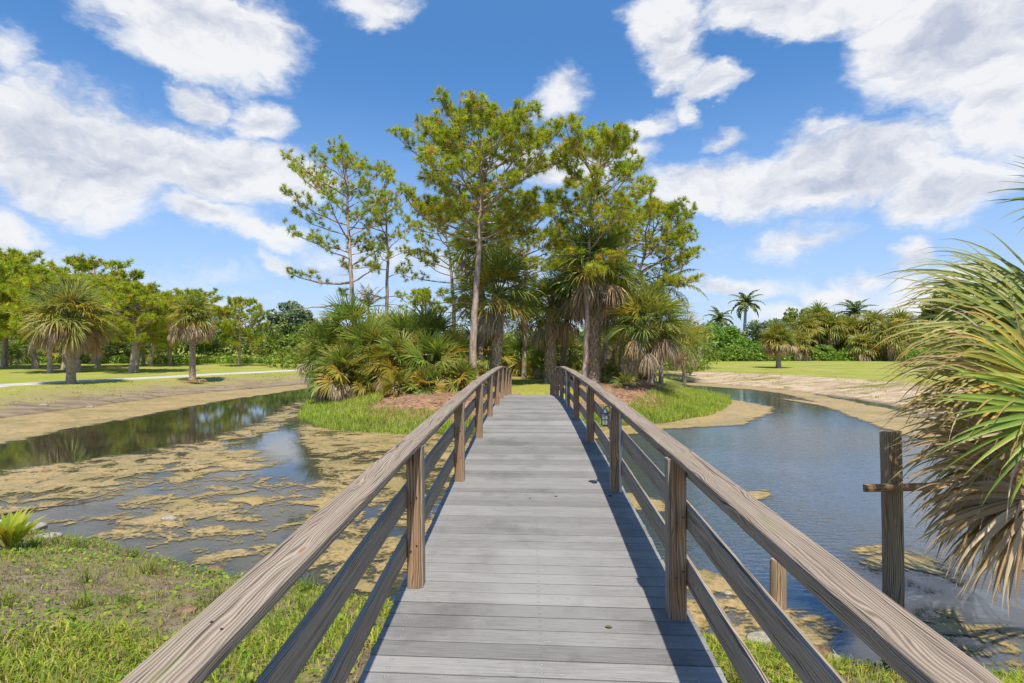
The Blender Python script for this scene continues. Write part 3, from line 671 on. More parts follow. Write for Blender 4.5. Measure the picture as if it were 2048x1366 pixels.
def palm_trunk(g, pts, r0, r1, boots=0, k=12):
    pts = np.asarray(pts, float); n = len(pts); t = np.linspace(0, 1, 26); ip = np.stack([np.interp(t * (n - 1), np.arange(n), pts[:, j]) for j in range(3)], 1)
    for _ in range(3): ip[1:-1] = (ip[:-2] + ip[2:] + 2 * ip[1:-1]) / 4
    rad = r0 + (r1 - r0) * t + .35 * r0 * np.exp(-t * 14); tube(g, ip, rad, k, (1, 1, 1), jit=.10)
    if boots:
        for i in range(boots):
            f = .08 + .92 * (i / boots); th = i * 2.39996
            c = np.array([np.interp(f, t, ip[:, j]) for j in range(3)]); rr = r0 + (r1 - r0) * f
            for s_ in (-1, 1):      # split boot: two leaning prongs making the criss-cross
                o_ = np.array([cos(th), sin(th), 0]); tt = np.array([-sin(th), cos(th), 0])
                a = c + o_ * rr * .92 + tt * s_ * .10 * 1; b = c + o_ * (rr + .075) + tt * s_ * .015 + np.array([0, 0, .26])
                wv_ = tt * .032; col = np.array((1.5, 1.4, 1.2)) * rng.uniform(.6, 1.3)
                e_ = a + (b - a) * .5 + o_ * .03
                g.add([a - wv_, a + wv_, e_ + wv_ * .9, e_ - wv_ * .9, b + wv_ * .6, b - wv_ * .6, b - o_ * .06], [[0, 1, 2, 3], [3, 2, 4, 5]], col); g.add([b + wv_ * .6, b - wv_ * .6, c + o_ * rr * .9 + np.array([0, 0, .2])], [[0, 1, 2]], col * .5)
def sabal(name, x, y, crown_z, Rr, label, lean=(0, 0), r0=.17, boots=90, cat='palm tree', group=None, **kw):
    z0 = H(x, y); r = empty(name, (x, y, z0)); tag(r, label, cat, group); hgt = crown_z - z0
    g = G(); lx, ly = lean
    pts = [(0, 0, -.15), (lx * .25, ly * .25, hgt * .3), (lx * .75, ly * .75, hgt * .68), (lx, ly, hgt)]
    palm_trunk(g, pts, r0, r0 * .85, boots); g.build('trunk', M_SABAL, r)
    g = G(); gd = G(); palm_crown(g, gd, (lx, ly, hgt), Rr, **kw)
    g.build('crown', M_PALM, r)
    if gd.V: gd.build('dead_fronds', M_PALM, r)
    return r
def frond(g, base, az, el, L, nl=34, wl=.5, curve=1.5, wd=.022, cols=GREENS, droop=.5, kp=14):
    """feather frond: arching rachis with drooping leaflets on both sides"""
    t = np.linspace(0, 1, kp); e = R(el) - curve * t ** 1.4; d = np.stack([np.cos(e) * cos(az), np.cos(e) * sin(az), np.sin(e)], 1)
    P = np.asarray(base, float) + np.concatenate([[[0, 0, 0]], np.cumsum(d[:-1] * L / (kp - 1), 0)])
    tube(g, P, np.linspace(wd * 1.3, wd * .25, kp), 4, (.22, .22, .07), cap=False)
    tl = np.linspace(.12, 1, nl); Q = np.stack([np.interp(tl, t, P[:, j]) for j in range(3)], 1); T = nrm(np.stack([np.interp(tl, t, d[:, j]) for j in range(3)], 1))
    sd_ = np.array([-sin(az), cos(az), 0])
    ll = wl * np.sin(np.clip(tl * 1.08, 0, 1) * pi * .88 + .25) * (1 + rng.normal(0, .08, nl))
    for s_ in (-1, 1):
        d1 = nrm(sd_ * s_ + T * .75 + np.array([0, 0, .12]) + rng.normal(0, .10, (nl, 3))); m1 = Q + d1 * (ll * .5)[:, None]
        d2 = nrm(d1 + np.array([0, 0, -droop * 1.6])); m2 = m1 + d2 * (ll * .5)[:, None]
        ww = nrm(np.cross(d1, np.array([0, 0, 1.0]) + .4 * rng.normal(0, 1, (nl, 3)))) * wd
        V = np.stack([Q - ww * .5, Q + ww * .5, m1 + ww, m1 - ww, m2], 1).reshape(-1, 3); i = np.arange(nl)[:, None] * 5
        c = np.asarray(cols)[rng.integers(0, len(cols), nl)]; C = np.repeat(c, 5, 0)
        g.add(V, (i + np.array([[0, 1, 2, 3]])), C); g.add(V, (i + np.array([[3, 2, 4]])), C)
def feather_palm(name, x, y, ztop, L, label, n=18, r0=.22, z0=None, wd=.05, cols=GREENS, el=(75, -30), curve=1.5, lean=(0, 0), droop=.5, group=None, nl=30, bark=None, trunk=True):
    z0 = H(x, y) if z0 is None else z0; r = empty(name, (x, y, z0)); tag(r, label, 'palm tree', group); h = ztop - z0
    if trunk:
        g = G(); palm_trunk(g, [(0, 0, -.1), (lean[0] * .4, lean[1] * .4, h * .5), (lean[0], lean[1], h)], r0, r0 * .6); g.build('trunk', bark or M_ROYAL, r, smooth=True)
        g = G(); tube(g, [(lean[0], lean[1], h - .1), (lean[0], lean[1], h + L * .22)], [r0 * .62, r0 * .4], 10, (.12, .17, .05)); g.build('crown_shaft', M_LEAF, r, smooth=True)
    g = G(); ph0 = rng.random() * 6
    for i in range(n):
        t = i / max(n - 1, 1); frond(g, (lean[0], lean[1], h + L * .15), ph0 + i * 2.39996, el[0] + (el[1] - el[0]) * t + rng.normal(0, 5), L * rng.uniform(.88, 1.08), nl, L * .26, curve * rng.uniform(.8, 1.15), wd, cols, droop)
    g.build('crown', M_PALM, r); return r

# pines
NG = [(.36, .43, .035), (.43, .48, .04), (.50, .52, .05), (.28, .37, .035)]; NY = [(.56, .49, .05), (.62, .46, .06), (.50, .48, .045)]; NB = [(.48, .33, .11), (.52, .34, .10)]
def tufts(g, P, Dr, tint, nn=26, ln=.27, wd=.012):
    n = len(P); P = np.repeat(P, nn, 0); Dr = np.repeat(Dr, nn, 0); tint = np.repeat(tint, nn, 0); m_ = len(P)
    r_ = nrm(rng.normal(0, 1, (m_, 3))); d = nrm(Dr * .75 + r_ * .85); l = ln * rng.uniform(.65, 1.15, (m_, 1)) * np.repeat(rng.uniform(.6, 1.3, (n, 1)), nn, 0)
    b = P + Dr * rng.uniform(-.10, .06, (m_, 1)); sd_ = nrm(np.cross(d, rng.normal(0, 1, (m_, 3)))) * wd
    tip = b + d * l + np.array([0, 0, -.15]) * l
    V = np.stack([b - sd_, b + sd_, tip], 1).reshape(-1, 3); C = np.repeat(tint * (1 + rng.normal(0, .12, (m_, 1))), 3, 0)
    g.add(V, np.arange(m_ * 3).reshape(-1, 3), np.clip(C, 0, 1))
def pine_parts(h, trunk_pts, prof, nprim, r0, nn=36, ln=.27, wd=.013, yel=.2, el0=(10, 55), dens=1.0, explicit=(), bare=0, az_bias=None, sec_len=.34, brown=.04, curveup=.28, twig=5):
    """h: height; trunk_pts: (dx, dy, frac); prof: [(frac, radius)] crown radius by height. Returns trunk and crown geometry."""
    tp = np.array([(a, b, f * h) for a, b, f in trunk_pts], float); gt = G(); gc = G()
    def tr(f): return np.array([np.interp(f * h, tp[:, 2], tp[:, k]) for k in range(3)])
    fs = np.linspace(-.01, 1, 22); pts = np.array([tr(max(f, 0)) for f in fs]); pts[0, 2] = -.2
    pts[1:-1, :2] += rng.normal(0, .012 * h / 12, (20, 2)); rad = r0 * (1 - .80 * np.clip(fs, 0, 1) ** 1.15) + .35 * r0 * np.exp(-np.clip(fs, 0, 1) * 30)
    tube(gt, pts, rad, 9, jit=.12)
    TP = []; TD = []
    def branch(p0, az, el, L, rb, lvl, leafy=1.0, cu=curveup):
        n = 7 if lvl == 0 else 5; p = p0.copy(); P = [p.copy()]; e = el; a_ = az
        for k in range(n - 1):
            t = k / (n - 1); e2 = e + cu * (t - .25) * 1.2 + rng.normal(0, .10); a_ += rng.normal(0, .13)
            p = p + np.array([cos(a_) * cos(e2), sin(a_) * cos(e2), sin(e2)]) * L / (n - 1); P.append(p.copy())
        P = np.array(P); tube(gt, P, np.linspace(rb, rb * .25, n), 5 if lvl == 0 else 4, cap=False); return P
    def leafy_branch(p0, az, el, L, leafy=1.0, rb=None, cu=curveup):
        rb = rb or (.010 + .013 * L); P = branch(p0, az, el, L, rb, 0, cu=cu)
        if leafy <= 0: return
        ns = max(3, int(L / .34 * dens * leafy))
        for j in range(ns):
            t = .30 + .70 * (j + rng.random()) / ns; idx = t * (len(P) - 1); i0 = min(int(idx), len(P) - 2)
            q = P[i0] + (P[i0 + 1] - P[i0]) * (idx - i0); dv = nrm(P[i0 + 1] - P[i0]); a0 = math.atan2(dv[1], dv[0]); e0 = math.asin(np.clip(dv[2], -1, 1))
            l2 = (sec_len * L * (1.15 - t) + .35) * rng.uniform(.6, 1.2); az2 = a0 + (1 if j % 2 else -1) * rng.uniform(.4, 1.1); el2 = e0 + rng.uniform(-.1, .55)
            P2 = branch(q, az2, el2, l2, .010 + .006 * l2, 1)
            for kx in range(twig):
                tt = rng.uniform(.35, 1) if kx else 1.0; ix = tt * 4; i1 = min(int(ix), 3); q2 = P2[i1] + (P2[i1 + 1] - P2[i1]) * (ix - i1)
                if kx:
                    d2 = nrm(P2[i1 + 1] - P2[i1] + rng.normal(0, .6, 3) + [0, 0, .45]); q3 = q2 + d2 * rng.uniform(.12, .30); tube(gt, [q2, q3], [.008, .006], 3, cap=False); q2 = q3
                else: d2 = nrm(P2[-1] - P2[-2] + [0, 0, .3])
                TP.append(q2); TD.append(d2)
        TP.append(P[-1]); TD.append(nrm(P[-1] - P[-2] + [0, 0, .4]))
    f0 = prof[0][0]; pf = np.array(prof)
    for i in range(nprim):
        f = f0 + (1 - f0) * ((i + rng.random()) / nprim) ** .92; rad_ = np.interp(f, pf[:, 0], pf[:, 1]) * rng.uniform(.65, 1.12)
        az = i * 2.39996 + rng.normal(0, .3)
        if az_bias is not None: rad_ *= 1 + az_bias[1] * cos(az - az_bias[0])
        tt = (f - f0) / (1 - f0); e = R(el0[0] + (el0[1] - el0[0]) * tt + rng.normal(0, 8))
        Lb = rad_ / max(cos(e + .1), .45); Lb = min(Lb, ((1 - f) * h + .35) / max(sin(e + .14), .12)); leafy_branch(tr(f * .985), az, e, max(.5, Lb))
    for i in range(bare):
        f = f0 - rng.uniform(.02, .22); branch(tr(f), rng.random() * 6.28, R(rng.uniform(-5, 25)), rng.uniform(.5, 1.8) * h / 14, .018, 0)
    for (f, az, el, L, lf, *cu) in explicit: leafy_branch(tr(f), R(az), R(el), L, lf, .018 + .016 * L, cu[0] if cu else curveup)
    TP = np.array(TP); TD = np.array(TD); n = len(TP); kz = (h - .25) / TP[:, 2].max()
    for q_ in gt.V: q_[:, 2] *= kz
    TP[:, 2] *= kz
    zz = (TP[:, 2] / h - f0) / (1 - f0); cl = fbm(TP[:, 0] * .55 + TP[:, 2] * .3 + 20, TP[:, 1] * .55 + TP[:, 2] * .6 + 30, 3)
    py = .75 * yel * (1.8 - 1.5 * zz) * (cl > .45) + yel * .35; q = rng.random(n)
    tint = np.array(NG)[rng.integers(0, 4, n)] * (.80 + .45 * cl[:, None]) * rng.uniform(.8, 1.2, (n, 1)); ys_ = np.array(NY)[rng.integers(0, 3, n)]; bs = np.array(NB)[rng.integers(0, 2, n)]
    tint = np.where((q < py)[:, None], ys_, tint); tint = np.where((q > 1 - brown)[:, None], bs, tint)
    tufts(gc, TP, TD, tint, nn, ln, wd)
    return gt, gc
def pine(name, x, y, ztop, label, z0=None, group=None, cat='pine tree', **kw):
    z0 = H(x, y) if z0 is None else z0; r = empty(name, (x, y, z0)); tag(r, label, cat, group)
    gt, gc = pine_parts(ztop - z0, **kw); gt.build('trunk', M_PINE, r); gc.build('crown', M_NEED, r); return r

# broadleaf
LG = [(.15, .22, .035), (.20, .28, .045), (.11, .17, .035), (.26, .32, .05)]
def leaf_cloud(g, C, rad, n, size, cols, flat_=.0, shell=.5):
    C = np.asarray(C, float); rad = np.asarray(rad, float); v = nrm(rng.normal(0, 1, (n, 3))); rr = shell + (1 - shell) * rng.random((n, 1)) ** .6
    p = C + v * rr * rad; nr = nrm(v * .7 + rng.normal(0, .7, (n, 3)) + [0, 0, .3]); a = nrm(np.cross(nr, rng.normal(0, 1, (n, 3)))); b = np.cross(nr, a)
    s = size * rng.uniform(.6, 1.3, (n, 1)); V = np.stack([p - a * s, p - b * s * .45, p + a * s, p + b * s * .45 + nr * s * .15], 1).reshape(-1, 3)
    cc = np.asarray(cols)[rng.integers(0, len(cols), n)] * (1 + rng.normal(0, .14, (n, 1))); g.add(V, np.arange(n * 4).reshape(-1, 4), np.clip(np.repeat(cc, 4, 0), 0, 1))
def broad_parts(h, w_, cb=.3, K=34, M=110, size=.2, cols=LG, rr=.30, r0=.2, top=.5):
    gt = G(); gc = G(); zc = h * (cb + (1 - cb) * .5); rz = h * (1 - cb) * .5
    tube(gt, [(0, 0, -.2), (.1, 0, h * cb), (0, .1, h * .65)], [r0, r0 * .8, r0 * .4], 8, jit=.15)
    for k in range(K):
        v = nrm(rng.normal(0, 1, 3)); v[2] = v[2] * .9 + .12; q = rng.uniform(.55, .95)
        c = np.array([v[0] * w_ * q, v[1] * w_ * q, zc + v[2] * rz * q]); s = rr * w_ * rng.uniform(.55, 1.15)
        if k < 14: tube(gt, [(0, 0, h * cb * .9), c * [.4, .4, 1] * [1, 1, .8], c], [r0 * .45, r0 * .25, .02], 5, cap=False)
        leaf_cloud(gc, c, (s, s, s * .72), M, size, cols)
    return gt, gc
def broadleaf(name, x, y, h, w_, label, z0=None, cat='tree', group=None, **kw):
    z0 = H(x, y) if z0 is None else z0; r = empty(name, (x, y, z0)); tag(r, label, cat, group); gt, gc = broad_parts(h, w_, **kw)
    gt.build('trunk', M_PINE, r); gc.build('crown', M_LEAF, r); return r
def zat(py, d): return CH + (HZ - py) / F * d
def xat(px, d): return (px - 1024) / F * d

# ================================================================== island pines
TR = lambda *p: [(a, b, f) for a, b, f in p]
def ipine(px, d, top, label, bx=None, **kw):
    """bx: list of (px, frac) trunk offsets in the photo turned into metres"""
    x = xat(px, d); tp = [((q - px) / F * d, dy_, f) for q, dy_, f in bx]
    return pine('slash_pine', x, d, zat(top, d), label, trunk_pts=tp, **kw)
ipine(714, 33, 282, 'tall thin pine with one-sided branches, leftmost on the island, above the palmettos', bx=[(714,0,0),(708,0,.25),(700,.1,.55),(692,.2,.8),(690,.1,1)],
      prof=[(.52,1.9),(.62,2.9),(.72,3.3),(.85,2.7),(.95,1.4),(1,.5)], nprim=32, r0=.17, nn=44, ln=.29, yel=.06, dens=1.0, el0=(12, 40), twig=3,
      az_bias=(R(180), .25), explicit=[(.46,180,2,4.2,.8,.55),(.46,10,28,2.6,.7),(.36,184,-2,3.6,0.0,-.25),(.38,10,30,1.8,0),(.385,150,20,.9,.8),(.53,25,30,2.8,.8)], bare=3)
ipine(772, 34.5, 325, 'slender sparse pine standing just right of the leftmost island pine', bx=[(772,0,0),(773,0,.3),(776,0,.6),(770,.1,.85),(768,0,1)],
      prof=[(.50,1.3),(.65,2.1),(.78,2.2),(.9,1.5),(1,.4)], nprim=22, r0=.14, nn=38, ln=.27, yel=.22, dens=.85, el0=(12, 42), bare=4, twig=3,
      explicit=[(.40,180,8,2.0,0,-.2),(.41,0,5,1.5,0,.1),(.37,0,-5,1.0,0,-.4)])
ipine(955, 27.5, 202, 'tallest pine with a broad rounded crown and tall bare trunk left of the bridge end', bx=[(955,0,0),(944,0,.10),(950,0,.3),(958,0,.52),(962,0,.8),(962,0,1)],
      prof=[(.52,3.0),(.62,3.7),(.76,3.8),(.88,3.4),(.95,2.8),(1,1.7)], nprim=50, r0=.20, nn=44, ln=.29, wd=.0125, yel=.20, dens=1.05, el0=(14, 44), explicit=[(.545,182,22,4.2,.9,.55),(.545,-5,30,3.6,.9,.5),(.66,178,30,3.6,1)], bare=2)
ipine(1170, 28.5, 238, 'tall dense pine right of the bridge end, thin trunk before a thick palm', bx=[(1168,0,0),(1174,0,.2),(1176,0,.5),(1192,.1,.8),(1205,0,1)],
      prof=[(.40,2.2),(.55,2.4),(.70,2.8),(.85,2.7),(.94,2.0),(1,.8)], nprim=46, r0=.15, nn=44, ln=.30, wd=.0125, yel=.22, dens=1.0, el0=(4, 44), brown=.04)
ipine(1240, 33, 395, 'leaning pine with spreading yellow green crown at the right edge of the island', bx=[(1240,0,0),(1252,0,.4),(1290,0,.75),(1325,0,1)],
      prof=[(.38,2.2),(.60,3.2),(.78,3.0),(.92,2.0),(1,.8)], nprim=46, r0=.15, nn=42, ln=.29, wd=.013, yel=.22, dens=1.0, el0=(2, 40), brown=.04, explicit=[(.8,0,35,3.4,.7),(.55,0,5,3.8,.9)])
ipine(1235, 36, 300, 'pine with a pale trunk behind the dense pine right of the bridge end', bx=[(1205,0,0),(1225,0,.5),(1230,0,1)],
      prof=[(.55,2.2),(.75,2.8),(.9,2.0),(1,.6)], nprim=24, r0=.16, nn=34, ln=.28, wd=.014, yel=.3, dens=.8, el0=(8, 40))
ipine(905, 38, 392, 'open crowned pine behind the tallest pine, on its left side', bx=[(905,0,0),(908,0,.4),(900,0,.7),(880,0,1)],
      prof=[(.34,2.0),(.5,3.2),(.7,3.4),(.88,2.4),(1,.7)], nprim=34, r0=.17, nn=34, ln=.28, wd=.014, yel=.25, dens=.8, el0=(0, 36), bare=3)
ipine(1050, 38, 375, 'yellowish pine in the middle of the island between the two tall pines', bx=[(1048,0,0),(1052,0,.5),(1045,0,.8),(1040,0,1)],
      prof=[(.36,2.6),(.5,3.2),(.7,3.2),(.88,2.4),(1,.7)], nprim=38, r0=.16, nn=38, ln=.29, wd=.014, yel=.28, dens=.95, el0=(0, 36), brown=.06)
ipine(985, 42, 440, 'pine with twisting bare limbs deep behind the bridge end', bx=[(975,0,0),(985,0,.5),(1000,0,1)],
      prof=[(.40,2.8),(.6,3.6),(.8,3.0),(1,.9)], nprim=26, r0=.17, nn=34, ln=.30, wd=.015, yel=.3, dens=.9, el0=(0, 34), brown=.1)
ipine(845, 58, 572, 'small rounded pine seen far behind the palmettos left of the tallest pine', bx=[(845,0,0),(847,0,.5),(845,0,1)],
      prof=[(.45,2.2),(.65,3.0),(.85,2.4),(1,.8)], nprim=22, r0=.2, nn=20, ln=.36, wd=.03, yel=.15, dens=.6, el0=(5, 50))

# ================================================================== island cabbage palms
def ip(px, d, cy, Rpx, label, lean=0, leany=0, **kw):
    Rr = Rpx / F * d; return sabal('cabbage_palm', xat(px, d), d, zat(cy, d), Rr, label, lean=(lean / F * d, leany), **kw)
ip(990, 29.5, 592, 108, 'cabbage palm with brown fibrous trunk just left of the bridge end', lean=8, n=36, ndead=9, seg=30, r0=.30, boots=150, yel=.06, w=.032)
ip(960, 35, 492, 88, 'high cabbage palm crown behind the tallest pine trunk', lean=6, n=32, ndead=12, seg=26, r0=.17, yel=.0, w=.035)
ip(1100, 31.5, 618, 84, 'dark trunked cabbage palm with hanging dead fronds directly beyond the bridge', lean=4, n=28, ndead=30, seg=24, r0=.32, boots=170, yel=.1, w=.035)
ip(1125, 33.5, 565, 88, 'cabbage palm crown above the dark trunked palm beyond the bridge', lean=10, n=26, ndead=22, seg=24, r0=.16, yel=.1, w=.035)
ip(1188, 29.4, 545, 112, 'tallest cabbage palm with thick criss-cross trunk right of the bridge end', lean=4, n=38, ndead=26, seg=30, r0=.31, boots=230, yel=.08, w=.034)
ip(1243, 31, 618, 66, 'slim cabbage palm with grey dead skirt between thick palm and leaning palm', lean=2, n=22, ndead=20, seg=22, r0=.14, boots=70, yel=.08, w=.032)
ip(1258, 27.8, 655, 96, 'cabbage palm leaning right with shaggy brown trunk on the mulch mound', lean=36, n=34, ndead=14, seg=30, r0=.24, boots=160, yel=.14, w=.032)
ip(1300, 31.5, 640, 84, 'cabbage palm with smooth pale trunk at the right end of the island', lean=14, n=28, ndead=14, seg=26, r0=.19, boots=0, yel=.14, w=.035)
ip(1368, 47, 683, 62, 'small yellowish cabbage palm at far right behind the island shore', lean=0, n=26, ndead=14, seg=18, r0=.16, boots=0, yel=.45, w=.035)
ip(1213, 45, 655, 72, 'palm with slanting pale trunk in the clearing behind the island', lean=16, n=24, ndead=8, seg=18, r0=.22, boots=0, yel=.2, w=.034)
ip(1048, 43, 640, 84, 'palm with thin straight trunk beyond the grassy end of the bridge', lean=0, n=26, ndead=16, seg=20, r0=.18, boots=0, yel=.2, w=.032)
ip(968, 36, 660, 62, 'low palm with grey trunk between tallest pine and brown trunked palm', lean=-6, n=20, ndead=24, seg=20, r0=.17, boots=60, yel=.1, w=.036)
ip(1252, 26.9, 772, 34, 'stubby young palm tuft at the foot of the leaning palm', lean=0, n=12, ndead=2, seg=16, r0=.08, boots=0, yel=.3, w=.018, elev=(85, 15))
feather_palm('coconut_palm', xat(1322, 34), 34, zat(588, 34), 2.9, 'coconut palm with long arching feather fronds reaching out over the right shore', n=13, r0=.13, wd=.022, nl=44, cols=OLIVE + GREENS, el=(65, -10), curve=1.3, droop=.7, bark=M_SABAL)
feather_palm('yellow_palm', xat(737, 38), 38, zat(622, 38), 1.75, 'small yellow feather palm poking up between the two left island pines', n=11, r0=.10, wd=.022, nl=36, cols=YELL, el=(85, 20), curve=.7, bark=M_SABAL)

# ================================================================== palmetto shrubs on the island
def palmetto(px, d, cy, Rpx, label, n=26, nd=8, yel=.15, olive=.3, tip=None, el=(85, -30), **kw):
    x = xat(px, d); z0 = H(x, d); Rr = Rpx / F * d; r = empty('palmetto_shrub', (x, d, z0)); tag(r, label, 'shrub', 'palmettos on the island'); hc = max(zat(cy, d) - z0, .2)
    g = G(); tube(g, [(0, 0, -.1), (0.03, 0, hc * .6), (0, 0, hc)], [.13, .12, .09], 8, jit=.3); g.build('stem', M_SABAL, r)
    g = G(); gd = G(); palm_crown(g, gd, (0, 0, hc), Rr, n=n, ndead=nd, seg=30, elev=el, yel=yel, olive=olive, w=.036, grav=.26, green=[(.20, .29, .045), (.27, .35, .055), (.15, .24, .04), (.31, .36, .06)], tilt=.65, tip=tip, **kw)
    g.build('fan_leaves', M_PALM, r)
    if gd.V: gd.build('dead_leaves', M_PALM, r)
S = [(655,31.5,690,76,'palmetto at the far left tip of the island with grey hanging dead fans',24,22,.10),
 (700,32,650,80,'upper palmetto around the base of the leftmost island pine',26,4,.03),
 (762,33,665,70,'palmetto behind the second pine trunk, upper middle of the thicket',22,6,.08),
 (735,29.5,700,84,'broad bright green palmetto in the middle of the left thicket',30,8,.12),
 (690,27.6,742,72,'yellow tipped palmetto low at the left front of the thicket',26,16,.40),
 (652,28.6,752,50,'small palmetto at the left waterline behind the tall grass',16,12,.2),
 (745,27.5,765,52,'low palmetto with drooping fans front centre of the left thicket',18,16,.25),
 (805,30.5,672,80,'upper palmetto right of the second pine trunk',26,10,.05),
 (862,31,668,82,'blue green palmetto high in the thicket left of tallest pine',28,6,.02),
 (800,27.6,722,76,'palmetto with orange dying fans in the middle of the thicket',24,20,.35),
 (862,27,728,84,'large green palmetto front right of the thicket near the railing',30,14,.14),
 (905,29,715,70,'palmetto beside the trunk of the tallest pine',24,8,.15),
 (800,25.4,772,50,'low yellow palmetto lying in front of the mulch slope',15,6,.75),
 (850,25.6,775,54,'bushy palmetto with grey dead skirt at the mulch edge',16,22,.3),
 (915,26.4,758,56,'light green palmetto next to the bridge railing',20,10,.2),
 (945,28,740,40,'small palmetto squeezed between bridge end and pine trunk',14,8,.3),
 (1215,29.6,745,34,'small palmetto at the foot of the thick criss-cross trunk',12,4,.3),
 (985,36,712,56,'dark palmetto behind the left end of the bridge',18,6,.1),
 (1040,40,712,60,'palmetto in the shade behind the grassy clearing',20,8,.1),
 (1085,37,722,44,'palmetto left of the dark trunk beyond the bridge',16,6,.1),
 (1140,38,705,62,'palmetto right of the dark trunk beyond the bridge',20,8,.3),
 (1228,40,700,60,'palmetto with yellow fans behind the slanting trunk',18,8,.4),
 (1290,36,720,50,'yellow green palmetto low behind the leaning palm',18,6,.5)]
for (px, d, cy, Rp, lab, n, nd, ye) in S: palmetto(px, d, cy + (14 if cy < 700 else 4), Rp * .95, lab, n=n, nd=int(nd * 1.5) + 3, yel=ye * 1.2 + .05)

# ================================================================== left lawn palms and pines
def lp(px, d, cy, Rpx, label, **kw):
    return sabal('cabbage_palm', xat(px, d), d, zat(cy, d), Rpx / F * d, label, **kw)
lp(142, 37.5, 640, 84, 'full round cabbage palm with silvery green crown beside the gravel path, far left', n=50, ndead=44, seg=26, r0=.27, boots=0, yel=.12, olive=.6, w=.042, grav=.5, green=[(.25,.31,.12),(.20,.26,.08),(.30,.35,.16)], elev=(85,-14), dead_el=(-8, -50))
lp(385, 41.5, 638, 54, 'smaller yellow brown cabbage palm beside the gravel path on the left lawn', n=40, ndead=60, seg=22, r0=.22, boots=0, yel=.35, olive=.6, w=.04, grav=.6, elev=(85,-10), dead_el=(-5, -52))
PINE_SRC = []
for k in range(3):
    hh = [9.5, 10.5, 8.5][k]
    r = empty('lawn_pine', (0, 0, 0)); gt, gc = pine_parts(hh, [(0, 0, 0), (rng.normal(0, .2), 0, .4), (rng.normal(0, .35), 0, 1)], [(.34, 3.2), (.5, 4.1), (.7, 4.0), (.88, 2.7), (1, 1.0)], 40, .24,
        nn=22, ln=.46, wd=.036, yel=.2, dens=1.0, el0=(0, 28), sec_len=.36, twig=3, brown=.05)
    gt.build('trunk', M_PINE, r); gc.build('crown', M_NEED, r); PINE_SRC.append((r, hh))
LP = [(-45,55,500,'pine cut off by the left edge of the photo'),(8,60,488,'tallest lawn pine at the far left edge'),(72,58,525,'lawn pine behind the silvery palm, left of its trunk'),
 (100,50,545,'lawn pine whose trunk stands nearest left of the silvery palm trunk'),(128,56,540,'lawn pine trunk hidden just behind the silvery palm'),(156,52,548,'lawn pine with trunk immediately right of the silvery palm'),
 (188,70,508,'tall pine with airy top rising above the left row'),(196,61,545,'lawn pine in the middle of the left row'),(262,51,560,'twin pine left stem, halfway between the two lawn palms'),(272,53,562,'twin pine right stem, halfway between the two lawn palms'),
 (287,66,572,'pine behind the twin pines, nearer the silvery palm'),(300,64,585,'slim pine right of the twin pines'),(340,66,582,'pine just left of the yellow brown palm'),(385,74,572,'pine crown showing above the yellow brown palm'),(478,66,592,'lone pine right of the yellow brown palm with forked trunk')]
used = set()
for i, (px, d, top, lab) in enumerate(LP):
    k = i % 3; src, hh = PINE_SRC[k]; x = xat(px, d); z0 = H(x, d); s = (zat(top, d) - z0) / hh
    if px == 478: s_xy = .78 * s
    else: s_xy = s * .95
    if k not in used:
        used.add(k); r = src; r.location = (x, d, z0); r.rotation_euler = (0, 0, i * 1.7); r.scale = (s_xy, s_xy, s)
    else: r = copy_thing(src, (x, d, z0), i * 1.7 + .4, (s_xy, s_xy, s))
    tag(r, lab, 'pine tree', 'pines on the left lawn')

# ================================================================== far growth
def belt(name, label, cat, spec, seed=1):
    g = G()
    for (px0, px1, n, d0, d1, ylo, yhi, rad, M, size, cols) in spec:
        for i in range(n):
            px = px0 + (px1 - px0) * (i + rng.random()) / n; d = rng.uniform(d0, d1); top = zat(rng.uniform(yhi, ylo), d); x = xat(px, d); z0 = .6
            zc = rng.uniform(z0 + .3, max(top - rad * .6, z0 + .6)) if rng.random() < .55 else top - rad * .7
            s = rad * rng.uniform(.6, 1.3); c = np.array(cols) * rng.uniform(.75, 1.25); leaf_cloud(g, (x, d, zc), (s, s * .8, s * .75), M, size, c, shell=.35)
    tag(g.build(name, M_LEAF), label, cat, kind='stuff')
DG = [(.12, .20, .035), (.16, .25, .04), (.09, .16, .03)]; BG = [(.22, .34, .04), (.28, .38, .05), (.18, .29, .04)]
belt('woodland', 'dense dark green woodland closing the left lawn behind the pines', 'woodland',
     [(-500, 640, 240, 78, 92, 660, 632, 2.2, 170, .30, DG + LG), (-500, 300, 110, 90, 105, 640, 585, 3.0, 150, .36, DG + LG), (560, 1420, 260, 60, 92, 690, 640, 2.1, 150, .24, LG + OLIVE + BG), (760, 1400, 120, 50, 60, 715, 680, 1.3, 150, .16, LG + OLIVE + BG)])
belt('undergrowth', 'bright green weedy undergrowth along the far edge of the lawns', 'undergrowth',
     [(-500, 680, 210, 71, 76, 722, 706, 1.0, 150, .16, BG), (1300, 2200, 300, 83, 88, 716, 690, 1.25, 160, .18, BG), (1380, 1540, 60, 82, 88, 706, 680, 1.6, 160, .2, BG)])
belt('thicket', 'tall tropical thicket behind the right lawn', 'thicket',
     [(1380, 2300, 240, 93, 104, 680, 645, 2.3, 170, .32, LG + DG + OLIVE), (1560, 2300, 130, 96, 110, 655, 632, 2.6, 160, .36, LG + OLIVE + DG)])
def bl(name, px, d, top, wpx, label, **kw):
    x = xat(px, d); z0 = H(x, d); return broadleaf(name, x, d, zat(top, d) - z0, wpx / F * d, label, z0, **kw)
GY = [(.22, .28, .14), (.28, .33, .18), (.16, .22, .10)]
bl('grey_tree', 575, 82, 602, 42, 'grey green bushy tree behind the lone pine, left of the island', cols=GY, K=36, M=150, size=.26)
